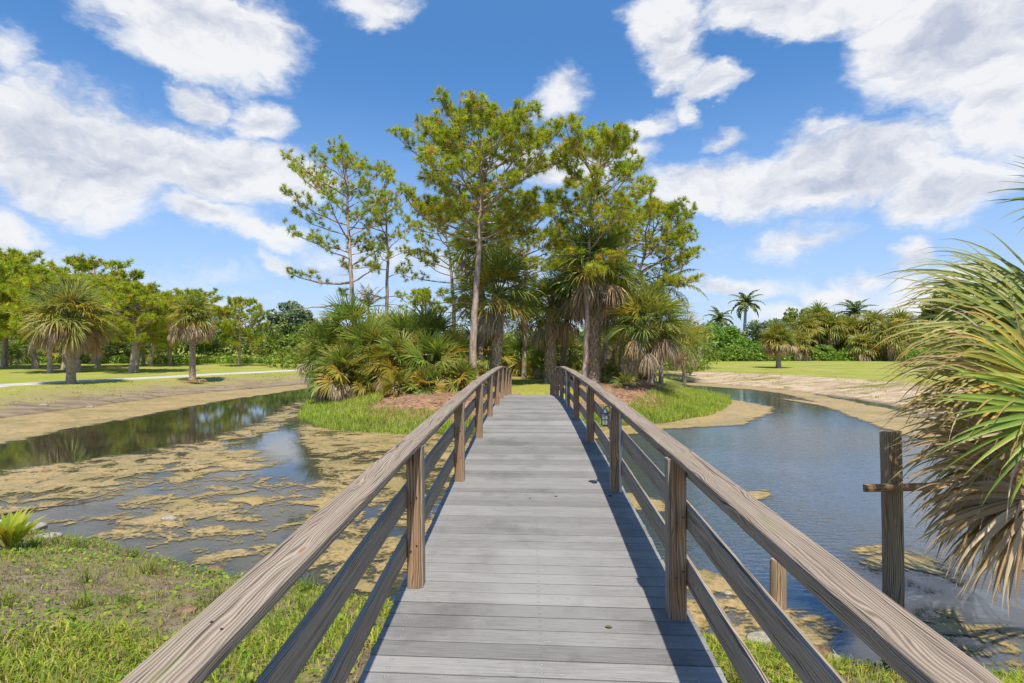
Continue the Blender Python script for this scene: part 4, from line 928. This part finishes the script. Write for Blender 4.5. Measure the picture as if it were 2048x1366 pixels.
bl('grey_tree', 615, 86, 618, 30, 'lower grey green tree showing beside the left tip of the island', cols=GY, K=26, M=140, size=.26)
bl('hedge_tree', 1428, 88, 652, 52, 'dense clipped looking bright green tree at the left end of the right lawn', cols=[(.17,.31,.03),(.22,.36,.04),(.13,.25,.03)], cb=.02, K=60, M=260, size=.2, rr=.34)
bl('hedge_tree', 1478, 86, 682, 40, 'low rounded bright green bush below the two royal palms', cols=[(.14,.27,.03),(.20,.33,.04)], cb=.02, K=46, M=220, size=.2, rr=.34)
bl('grey_tree', 1540, 92, 640, 44, 'dull grey green tree left of the lone lawn palm', cols=GY, K=44, M=150, size=.28)
bl('leafy_tree', 1622, 98, 612, 52, 'yellow green spreading tree rising above the palm thicket', cols=OLIVE + LG, K=44, M=150, size=.3, cb=.4)
bl('leafy_tree', 1668, 96, 628, 44, 'rounded green tree in the middle of the right thicket', cols=LG + OLIVE, K=36, M=150, size=.3)
bl('leafy_tree', 1590, 86, 690, 20, 'small light green bush at the edge of the right lawn behind the lone palm', cols=BG, cb=.05, K=24, M=140, size=.18)
bl('leafy_tree', 1650, 85, 692, 26, 'bright green sapling bush left of the small far palm', cols=BG, cb=.05, K=26, M=150, size=.18)
bl('leafy_tree', 1905, 60, 575, 60, 'tree partly hidden behind the near palm fronds at right', cols=LG + OLIVE, K=40, M=160, size=.2, cb=.35)
feather_palm('royal_palm', xat(1440, 98), 98, zat(642, 98), 3.0, 'shorter royal palm with pale trunk above the bright green hedge tree', n=16, r0=.30, wd=.10, nl=24, el=(70, -35), curve=1.5)
feather_palm('royal_palm', xat(1487, 102), 102, zat(612, 102), 3.5, 'taller royal palm, right one of the pair on the skyline', n=18, r0=.36, wd=.11, nl=24, el=(70, -35), curve=1.4, lean=(.4, 0))
feather_palm('royal_palm', xat(1710, 104), 104, zat(632, 104), 4.0, 'broad crowned royal palm rising from the right thicket', n=17, r0=.3, wd=.11, nl=24, el=(70, -10), curve=1.2)
feather_palm('royal_palm', xat(1752, 108), 108, zat(650, 108), 3.2, 'small feather palm right of the broad crowned royal palm', n=12, r0=.3, wd=.11, nl=22, el=(70, 0), curve=1.2)
lp(1557, 62, 682, 41, 'lone round cabbage palm casting a shadow on the right lawn edge', n=44, ndead=40, seg=20, r0=.27, boots=0, yel=.3, olive=.6, w=.05, grav=.5, elev=(85, -10), dead_el=(-5, -48))
TP_ = [(1598,84,690,35,'cabbage palm just behind the lone lawn palm'),(1725,83,692,34,'small cabbage palm at the far side of the right lawn'),(1780,82,678,42,'shaggy cabbage palm left of the near palm fronds'),
 (1612,90,662,39,'yellowish palm in the front of the right thicket'),(1660,91,660,40,'drooping palm in the middle of the right thicket'),(1700,92,664,39,'olive palm right of middle in the right thicket'),(1750,90,658,44,'tall palm of the right thicket above the shaggy cabbage palm'),
 (1800,88,655,44,'palm of the right thicket partly behind the near fronds'),(1635,93,648,37,'upper palm crown of the right thicket, under the spreading tree')]
srcp = None
for i, (px, d, cy, Rp, lab) in enumerate(TP_):
    if i in (0, 3): srcp = lp(px, d, cy, Rp, lab, n=34, ndead=16 if i == 0 else 6, seg=16, r0=.28, boots=0, yel=.3, olive=.9, w=.075, grav=.9, group='cabbage palms of the right thicket'); sR = Rp / F * d; sH = zat(cy, d) - H(xat(px, d), d)
    else:
        x = xat(px, d); z0 = H(x, d); k = Rp / F * d / sR; copy_thing(srcp, (x, d, z0), i * 1.3, (k, k, (zat(cy, d) - z0) / sH), lab)
# low palms under the left pines
LQ = [(40,70,705,34),(22,66,712,30),(165,74,700,34),(235,76,700,32),(320,73,712,26),(110,74,698,34),(430,76,705,28),(540,78,695,40),(580,80,690,40)]
names = ['dark palmetto under the pines at the far left edge','low palmetto below the tallest lawn pine','palmetto behind the trunks right of the silvery palm','palmetto behind the middle of the left pine row','small light green palmetto between the twin pines and the yellow brown palm','palmetto behind the silvery palm trunk','palmetto between the yellow brown palm and the lone pine','dark palm right of the lone pine','dark palm nearest the island in the left woodland edge']
first = None
for i, ((px, d, cy, Rp), lab) in enumerate(zip(LQ, names)):
    x = xat(px, d); z0 = H(x, d)
    if first is None:
        first = sabal('cabbage_palm', x, d, zat(cy, d), Rp / F * d, lab, n=24, ndead=3, seg=16, r0=.15, boots=0, yel=.05, olive=.2, w=.06, group='palmettos under the left pines'); fR = Rp / F * d
    else: copy_thing(first, (x, d, z0), i * .9, Rp / F * d / fR, lab)

# ================================================================== near palm at the right edge
def near_palm():
    bx, by = 6.20, 4.75; z0 = H(bx, by); r = empty('near_cabbage_palm', (bx, by, z0)); tag(r, 'large cabbage palm close at the right edge with green fans over hanging dead ones', 'palm tree')
    g = G(); palm_trunk(g, [(0, 0, -.2), (0, 0, 1.0), (0, 0, 3.6 - z0)], .20, .19, 90); g.build('trunk', M_SABAL, r)
    c0 = np.array([0, 0, 3.25 - z0]); org = np.array([bx, by, z0]); g = G(); gd = G()
    def leaf(hpx, hpy, d, apx, apy, ad, L, grav, cols, gg=None, spread=75, seg=42, w=.020, tip=None, cup=.15, jit=.05, kp=10, roll=(0, -.4, 1)):
        gg = gg or g; hub = np.array([xat(hpx + 22, d), d, zat(hpy, d)]) - org; L = L * .94; w = w * 1.22; a = np.array([xat(apx, ad), ad, zat(apy, ad)]) - org - hub
        tube(gg, [c0, (c0 + hub) / 2 + [0, 0, .06], hub], [.022, .016, .012], 6, (.22, .25, .06) if gg is g else (.3, .21, .12))
        fan(gg, hub, a, roll, L, seg, R(spread), grav, w, cols, kp, cup=cup, fold=True, jit=jit, tipc=tip, costa=.6)
    GR = [(.20, .27, .05), (.27, .34, .06), (.14, .21, .045), (.34, .38, .07)]
    OR = [(.52, .42, .06), (.42, .42, .07), (.64, .40, .06), (.36, .40, .06)]
    leaf(2190, 400, 5.0, 2000, 385, 5.1, .80, .25, GR, seg=30, spread=75, w=.010, roll=(0, -1, .2))
    leaf(2140, 625, 5.2, 1850, 560, 5.4, 1.36, .68, GR, tip=(.30, .27, .07), roll=(0, -.9, .8), spread=60, w=.018)
    leaf(2150, 690, 4.9, 1850, 630, 5.2, 1.42, .66, GR, tip=(.42, .30, .08), roll=(0, -1, .6), spread=60, w=.018)
    leaf(2110, 650, 5.6, 1900, 550, 5.9, 1.25, .60, GR, roll=(0, -.8, 1), spread=60)
    leaf(2120, 750, 5.2, 1850, 690, 5.5, 1.40, .60, OR + GR, tip=(.56, .34, .08), roll=(0, -1, .5), spread=62, w=.016, seg=52)
    leaf(2130, 780, 4.6, 1900, 720, 4.5, 1.10, .60, OR + GR, tip=(.58, .38, .14), roll=(0, -1, .5), spread=60, w=.016)
    leaf(2110, 840, 5.3, 1850, 810, 5.5, 1.35, .60, OR, tip=(.56, .42, .24), roll=(0, -1, .4), jit=.10, w=.016, seg=52)
    leaf(2100, 890, 5.5, 1860, 880, 5.7, 1.25, .60, OR + GR, tip=(.54, .42, .28), roll=(0, -1, .4), jit=.12, seg=40, w=.016)
    leaf(2160, 800, 4.3, 1950, 880, 4.3, 1.02, .22, [(.28, .38, .05), (.34, .42, .06), (.22, .33, .05)], seg=28, w=.018, roll=(0, -1, .3), spread=58)
    leaf(2130, 900, 5.1, 1880, 930, 5.3, 1.05, .40, GR + OR, tip=(.50, .40, .24), roll=(0, -1, .3), seg=36, w=.017)
    leaf(2150, 720, 5.9, 1880, 690, 6.3, 1.45, .6, GR, roll=(0, -.6, 1), seg=34)
    leaf(2150, 860, 6.0, 1880, 840, 6.3, 1.30, .7, GR, roll=(0, -.8, 1), seg=34)
    T1 = [(.58, .44, .27), (.45, .32, .18), (.68, .54, .36), (.34, .23, .12)]; T2 = [(.50, .32, .15), (.38, .24, .11), (.58, .40, .21)]
    leaf(2108, 870, 4.8, 1850, 830, 4.8, 1.15, .9, T1, gg=gd, spread=80, seg=26, w=.011, jit=.20, kp=13, roll=(0, -1, .4))
    leaf(2108, 900, 5.0, 1850, 880, 5.0, 1.30, .75, T1, gg=gd, spread=55, seg=34, w=.014, jit=.14, kp=13, roll=(0, -1, .3))
    leaf(2088, 950, 4.9, 1850, 960, 4.9, 1.20, .75, T2, gg=gd, spread=50, seg=36, w=.019, jit=.10, kp=13, roll=(0, -1, .2))
    leaf(2098, 985, 4.7, 1900, 1040, 4.7, 1.10, .75, T1 + T2, gg=gd, spread=42, seg=34, w=.020, jit=.11, kp=13, roll=(0, -1, .1))
    leaf(2068, 980, 5.1, 1900, 1000, 5.1, .95, 1.2, T1 + T2, gg=gd, spread=60, seg=32, w=.016, jit=.16, kp=13, roll=(0, -1, .3))
    leaf(2060, 780, 4.7, 1880, 740, 4.6, 1.1, 1.1, T1, gg=gd, spread=70, seg=16, w=.010, jit=.25, kp=13, roll=(0, -1, .4))
    leaf(2118, 930, 5.4, 1850, 910, 5.6, 1.30, .8, T1, gg=gd, spread=65, seg=34, w=.013, jit=.18, kp=13, roll=(0, -1, .4))
    leaf(2078, 1010, 4.8, 1930, 1080, 4.8, .95, .9, T1 + T2, gg=gd, spread=40, seg=28, w=.019, jit=.13, kp=13, roll=(0, -1, .1))
    # the side of the crown outside the picture
    for k in range(7):
        ph = R(-70 + 24 * k + 10); e = R(60 - 14 * k % 50); d = np.array([cos(ph) * cos(e), sin(ph) * cos(e) , sin(e)]); hub = c0 + d * .9
        strip_tri(g, c0, hub, .016, (.2, .22, .06)); fan(g, hub, d, np.array([0, 0, 1.]) + .01, 1.1, 36, R(95), .6, .017, GR, 8)
    g.build('green_fronds', M_PALM, r); gd.build('dead_fronds', M_PALM, r)
near_palm()

# ================================================================== grass and small plants
def blades(g, x, y, z, hgt, wd, cols, lean=.35):
    n = len(x); b = np.stack([x, y, z], 1); az = rng.random(n) * 6.28; dv = np.stack([np.cos(az), np.sin(az), np.zeros(n)], 1); sd_ = np.stack([-np.sin(az), np.cos(az), np.zeros(n)], 1)
    ln = np.asarray(hgt)[:, None] * rng.uniform(.55, 1.2, (n, 1)); le = lean * rng.uniform(.2, 1.5, (n, 1)); w_ = np.broadcast_to(np.asarray(wd), (n,))[:, None]
    m1 = b + dv * ln * le * .35 + [0, 0, 1] * ln * .55; tp = b + dv * ln * le + [0, 0, 1] * ln * (1 - .35 * le)
    V = np.stack([b - sd_ * w_, b + sd_ * w_, m1 + sd_ * w_ * .8, m1 - sd_ * w_ * .8, tp], 1).reshape(-1, 3); i = np.arange(n)[:, None] * 5
    c = np.asarray(cols)[rng.integers(0, len(cols), n)] * (1 + rng.normal(0, .15, (n, 1))); C = np.clip(np.repeat(c, 5, 0), 0, 1)
    g.add(V, i + np.array([[0, 1, 2, 3]]), C); g.add(V, i + np.array([[3, 2, 4]]), C)
# bright fringe of grass on the island shore
n = 170000; x = rng.uniform(-13.5, 14, n); y = rng.uniform(18.5, 34, n); z, s, wn, wi, wf = terrain(x, y)
lim = 2.0 + 1.2 * (fbm(x * .4, y * .4, 3) - .5) * 2 + 1.0 * np.exp(-((x - 8) / 4) ** 2) + .9 * np.exp(-((x + 7) / 4) ** 2)
k = (s > -.15) & (s < lim) & (wi > .5) & (rng.random(n) < np.clip(1.35 - .5 * s / lim, 0, 1)) & (rng.random(n) < .25 + 1.1 * fbm(x * 1.3, y * 1.3, 3))
g = G(); blades(g, x[k], y[k], z[k] - .02, .17 + .28 * fbm(x[k] * .8, y[k] * .8, 3), .008, [(.32, .42, .04), (.38, .47, .06), (.27, .38, .04), (.46, .50, .12)], .7)
tag(g.build('shore_grass', M_GRASS), 'bright green tall grass fringing the island waterline', 'grass', kind='stuff')
# near bank
n = 230000; x = rng.uniform(-9, 6.5, n); y = rng.uniform(2.0, 10.5, n); z, s, wn, wi, wf = terrain(x, y)
lush = fbm(x * .55 + 3, y * .55 + 8, 4); front = sstep(y, 6.4, 4.6)
den = .06 + .9 * sstep(lush, .46, .62) * .55 + .65 * front * sstep(lush, .36, .54); k = (s > .02) & (rng.random(n) < den) & ~((np.abs(x - .1) < 1.0) & (y < 4.5))
hg = .05 + .13 * np.clip(lush - .3, 0, 1) + .10 * front[...] * fbm(x * .9, y * .9, 2)
g = G(); blades(g, x[k], y[k], z[k] - .01, hg[k], .0058, [(.28, .38, .03), (.40, .46, .04), (.17, .26, .03), (.48, .46, .07), (.22, .34, .03), (.42, .34, .13)], .8)
kt = (s > .05) & (rng.random(len(x)) < .28) & ~((np.abs(x - .1) < 1.0) & (y < 4.5))
blades(g, x[kt], y[kt], z[kt] + .002, np.full(kt.sum(), .055), .0035, [(.34, .26, .15), (.26, .19, .11), (.42, .34, .20), (.18, .13, .08)], 1.6)
n = 900; cxs = rng.uniform(-8, 5, n); cys = rng.uniform(3, 9, n)      # wiry tufts
for a, b in zip(cxs, cys):
    if rng.random() > .12: continue
    m_ = rng.integers(20, 60); xx = a + rng.normal(0, .05, m_); yy = b + rng.normal(0, .05, m_); zz, ss_, *_r = terrain(xx, yy)
    if ss_.min() < .1 or (abs(a - .1) < 1.0 and b < 4.5): continue
    blades(g, xx, yy, zz, np.full(m_, rng.uniform(.14, .30)), .004, [(.24, .31, .04), (.15, .25, .03), (.32, .28, .09)], .9)
tag(g.build('bank_grass', M_GRASS), 'short bright grass and wiry tufts on the near bank', 'grass', kind='stuff')
# creeping round-leaved weeds
n = 26000; x = rng.uniform(-9, 6.5, n); y = rng.uniform(2.5, 10.5, n); z, s, *_r = terrain(x, y); cl = fbm(x * .9 + 50, y * .9 + 20, 4)
k = (s > -.10) & (rng.random(n) < sstep(cl, .46, .60) * .9 + .5 * np.exp(-((s - .25) / .3) ** 2) * (x < 0) + .05) & ~((np.abs(x - .1) < 1.0) & (y < 4.5)); x, y, z = x[k], y[k], z[k]; n = len(x)
up = nrm(rng.normal(0, .35, (n, 3)) + [0, -.1, 1]); a = nrm(np.cross(up, rng.normal(0, 1, (n, 3)))); b = np.cross(up, a); c = np.stack([x, y, z + rng.uniform(.015, .075, n)], 1); rr = rng.uniform(.010, .024, (n, 1))
V = np.stack([c + rr * (cos(t) * a + sin(t) * b) for t in np.arange(7) / 7 * 6.283], 1).reshape(-1, 3); cc = np.array([(.17, .31, .03), (.26, .38, .035), (.38, .42, .05), (.12, .23, .025)])[rng.integers(0, 4, n)]
g = G(); g.add(V, np.arange(n * 7).reshape(-1, 7), np.repeat(cc, 7, 0)); tag(g.build('creeping_weeds', M_GRASS), 'creeping round leaved weeds spreading over the near bank', 'weeds', kind='stuff')
# pine straw / debris lying on the mulch
n = 9000; x = rng.uniform(-12, 12, n); y = rng.uniform(22, 33, n); z, s, wn, wi, wf = terrain(x, y); k = (s > 1.2) & (wi > .5) & ~((np.abs(x - .9) < 2) & (y > 24)); x, y, z = x[k], y[k], z[k]; n = len(x)
az = rng.random(n) * 6.28; l = rng.uniform(.08, .35, n); dv = np.stack([np.cos(az), np.sin(az), rng.normal(0, .12, n)], 1); c = np.stack([x, y, z + .03], 1); sd_ = np.stack([-np.sin(az), np.cos(az), np.full(n, .3)], 1) * .012
V = np.stack([c - dv * l[:, None] - sd_, c - dv * l[:, None] + sd_, c + dv * l[:, None] + sd_ * .5, c + dv * l[:, None] - sd_ * .5], 1).reshape(-1, 3)
g = G(); g.add(V, np.arange(n * 4).reshape(-1, 4), np.repeat(np.array(TAN + [(.20, .09, .05)])[rng.integers(0, 5, n)], 4, 0)); tag(g.build('leaf_litter', M_PALM), 'brown fallen fronds and pine straw lying on the island mulch', 'leaf litter', kind='stuff')

# coconut seedling at the left edge
px_, d = 18, 7.75; x = xat(px_, d); z0 = H(x, d); r = empty('coconut_seedling', (x, d, z0)); tag(r, 'yellow green coconut seedling sprouting on the near bank at the left edge', 'plant')
g = G()
for i in range(7):
    az = R(-100 + 42 * i + rng.normal(0, 10)); e = R(72 - 5 * (i % 4)); dv = np.array([cos(az) * cos(e), sin(az) * cos(e), sin(e)]); L = rng.uniform(.46, .66)
    for q in (-.16, -.05, .05, .16):
        d2 = nrm(dv + np.array([-sin(az), cos(az), 0]) * q * 1.6); P = [np.zeros(3)]; dd = d2
        for k in range(6): dd = nrm(dd + np.array([cos(az), sin(az), -1]) * .05 * k * .6); P.append(P[-1] + dd * L / 6)
        P = np.array(P); sd_ = nrm(np.cross(nrm(np.gradient(P, axis=0)), dv + [.1, .2, .3])); w_ = np.array([.016, .034, .044, .042, .032, .017, .002])[:, None]
        V = np.stack([P - sd_ * w_, P + sd_ * w_], 1).reshape(-1, 3); ix = np.arange(6)[:, None] * 2; g.add(V, ix + np.array([[0, 1, 3, 2]]), np.array([(.42, .44, .04), (.30, .38, .04), (.52, .42, .04)][rng.integers(0, 3)]))
g.build('leaves', M_GRASS, r)
g = G(); tube(g, [(0, 0, -.03), (0, 0, .05), (0, 0, .12)], [.05, .045, .03], 9, (.8, .9, .5), jit=.2); g.build('sprout_base', M_SABAL, r)

# rocks, sticks
m_rock, N, o = material('pale_rock'); P = N.new('ShaderNodeTexCoord').outputs['Object']; n = N.noise(P, 14, 5, .65); c = N.mix(N.ss(n, .3, .7), (0.22, 0.19, 0.155), (0.46, 0.41, 0.35)); c = N.mix(N.ss(N.noise(P, 5, 4, .6), .55, .7), c, (0.20, 0.17, 0.11)); principled(N, o, c, .9, N.bump(n, .8, .02), .2)
m_rockb, N, o = material('brown_rock'); P = N.new('ShaderNodeTexCoord').outputs['Object']; n = N.noise(P, 16, 5, .65); c = N.mix(N.ss(n, .3, .7), (0.12, 0.07, 0.04), (0.30, 0.20, 0.12)); principled(N, o, c, .9, N.bump(n, .8, .02), .2)
def rock(px, py, size, label, mat, name='rock', flatten=.6, sink=.3, z=None):
    dd = CH * F / (py - HZ); x = xat(px, dd); z0 = max(H(x, dd), 0.0)
    for _ in range(5): dd = (CH - z0) * F / (py - HZ); x = xat(px, dd); z0 = max(H(x, dd), 0.0)
    g = G(); nu, nv = 16, 10; th = np.arange(nu) / nu * 2 * pi; fz = np.linspace(0.02, pi - .02, nv); T, Pp = np.meshgrid(th, fz); q = rng.random() * 50
    v = np.stack([np.sin(Pp) * np.cos(T), np.sin(Pp) * np.sin(T), np.cos(Pp)], -1); rr = 1 + .5 * (fbm(v[..., 0] * 1.7 + q, v[..., 1] * 1.7 + v[..., 2] * 1.3 + q, 3) - .5)
    v = np.sign(v) * np.abs(v) ** .85
    v = v * rr[..., None] * size * np.array([1.15, .9, flatten]); i = np.arange(nv - 1)[:, None] * nu; j = np.arange(nu)[None]
    g.add(v.reshape(-1, 3) + [0, 0, size * flatten * (1 - 2 * sink) * .5 + .0], np.stack([i + j, i + nu + j, i + nu + (j + 1) % nu, i + (j + 1) % nu], -1).reshape(-1, 4))
    ob = g.build(name, mat, smooth=True, loc=(x, dd, z0)); tag(ob, label, 'rock'); return ob
rock(338, 1040, .105, 'white rounded rock standing in the shallow water left of the bridge', m_rock)
rock(430, 1143, .10, 'dark brown rock at the waterline of the near bank', m_rockb)
rock(60, 1056, .20, 'pale flat rock on the near shore at the left edge', m_rock, flatten=.35)
rock(95, 1076, .16, 'second pale flat rock beside the leftmost shore rock', m_rock, flatten=.35)
rock(20, 1045, .17, 'pale rock at the extreme left of the shore', m_rock, flatten=.4)
rock(372, 1222, .09, 'half buried brownish stone in the grass beside the left railing', m_rockb, flatten=.35)
rock(1640, 1312, .11, 'yellowish angular rock in the shallows below the right railing', m_rockb, flatten=.7)
rock(1668, 1322, .075, 'small grey rock touching the yellowish angular rock', m_rock)
rock(1530, 1282, .16, 'flat pale rock in the shallows seen between the right rails', m_rock, flatten=.3)
rock(1455, 1188, .05, 'tiny pale stone in the water between the right rails', m_rock)
rock(88, 812, .16, 'white stone on the mud of the far left bank', m_rock); rock(180, 815, .14, 'white stone further right on the mud of the far left bank', m_rock)
def stick(p, q, rad, label):
    a = np.array([*gp(*p), .03]); b = np.array([*gp(*q), .03]); g = G(); pts = a + (b - a) * np.linspace(0, 1, 7)[:, None] + rng.normal(0, .012, (7, 3)) - a
    tube(g, pts, np.linspace(rad, rad * .4, 7), 6, (.6, .55, .5)); ob = g.build('fallen_branch', M_PINE, loc=a); tag(ob, label, 'branch')
stick((0, 1033), (215, 993), .022, 'long dark branch lying along the mud edge at the left'); stick((218, 1045), (252, 1035), .014, 'short dark stick floating near the white rock')
# heap of dead fronds by the yellow brown palm
x, y = gp(395, 762, .5); g = G()
for i in range(5): fan(g, (rng.normal(0, .3), rng.normal(0, .2), .15), (rng.normal(), rng.normal(), .2), (0, 0, 1), .8, 14, R(60), .5, .03, TANO, 5)
ob = g.build('fallen_fronds', M_PALM, loc=(x, y, H(x, y))); tag(ob, 'heap of orange brown fallen fronds by the far bank below the yellow brown palm', 'fronds')

# dry weeds and tufts on the far banks
n = 2600; x = np.concatenate([rng.uniform(-45, -12, n), rng.uniform(12, 40, n)]); y = rng.uniform(20, 62, 2 * n); z, sh, wn, wi, wf = terrain(x, y)
k = (sh > .1) & (sh < 9) & (wf > .6) & (fbm(x * .5, y * .5, 3) > .45); g = G()
for a, b, c in zip(x[k], y[k], z[k]):
    m_ = 9; blades(g, a + rng.normal(0, .14, m_), b + rng.normal(0, .14, m_), np.full(m_, c - .02), np.full(m_, rng.uniform(.05, .18)), .014, [(.40, .40, .09), (.50, .42, .18), (.34, .38, .07), (.46, .36, .19)], .8)
tag(g.build('bank_weeds', M_GRASS), 'low dry weeds and tufts scattered along the far pond banks', 'weeds', kind='stuff')
# small leaves fallen on the deck
def deck_leaf(px, py, size, col, label):
    d = 5.0
    for _ in range(30): d = .5 * d + .5 * (CH - deck_z(d)) * F / (py - HZ)
    g = G(); t = np.linspace(0, 1, 7); wv_ = np.sin(t * pi) * size * .32; a = rng.random() * 6.28; u = np.array([cos(a), sin(a), 0]); v = np.array([-sin(a), cos(a), .25])
    V = np.concatenate([u * (t[:, None] - .5) * size + v * wv_[:, None] + [0, 0, .004], u * (t[:, None] - .5) * size + [0, 0, .001], u * (t[:, None] - .5) * size - v * wv_[:, None] * [1, 1, -1] + [0, 0, .004]])
    i = np.arange(6); g.add(V, np.concatenate([np.stack([i, i + 1, i + 8, i + 7], 1), np.stack([i + 7, i + 8, i + 15, i + 14], 1)]), col)
    tag(g.build('fallen_leaf', M_PALM, loc=(xat(px, d), d, deck_z(d) + .003)), label, 'leaf')
deck_leaf(1217, 1256, .045, (.20, .17, .04), 'olive leaf lying on the deck near the right post')
deck_leaf(1060, 997, .035, (.42, .20, .06), 'small orange leaf in the middle of the deck')
deck_leaf(1112, 993, .045, (.46, .26, .10), 'larger orange leaf in the middle of the deck, right of the small one')
deck_leaf(1220, 993, .055, (.06, .045, .035), 'dark curled leaf in the rail shadow on the deck')
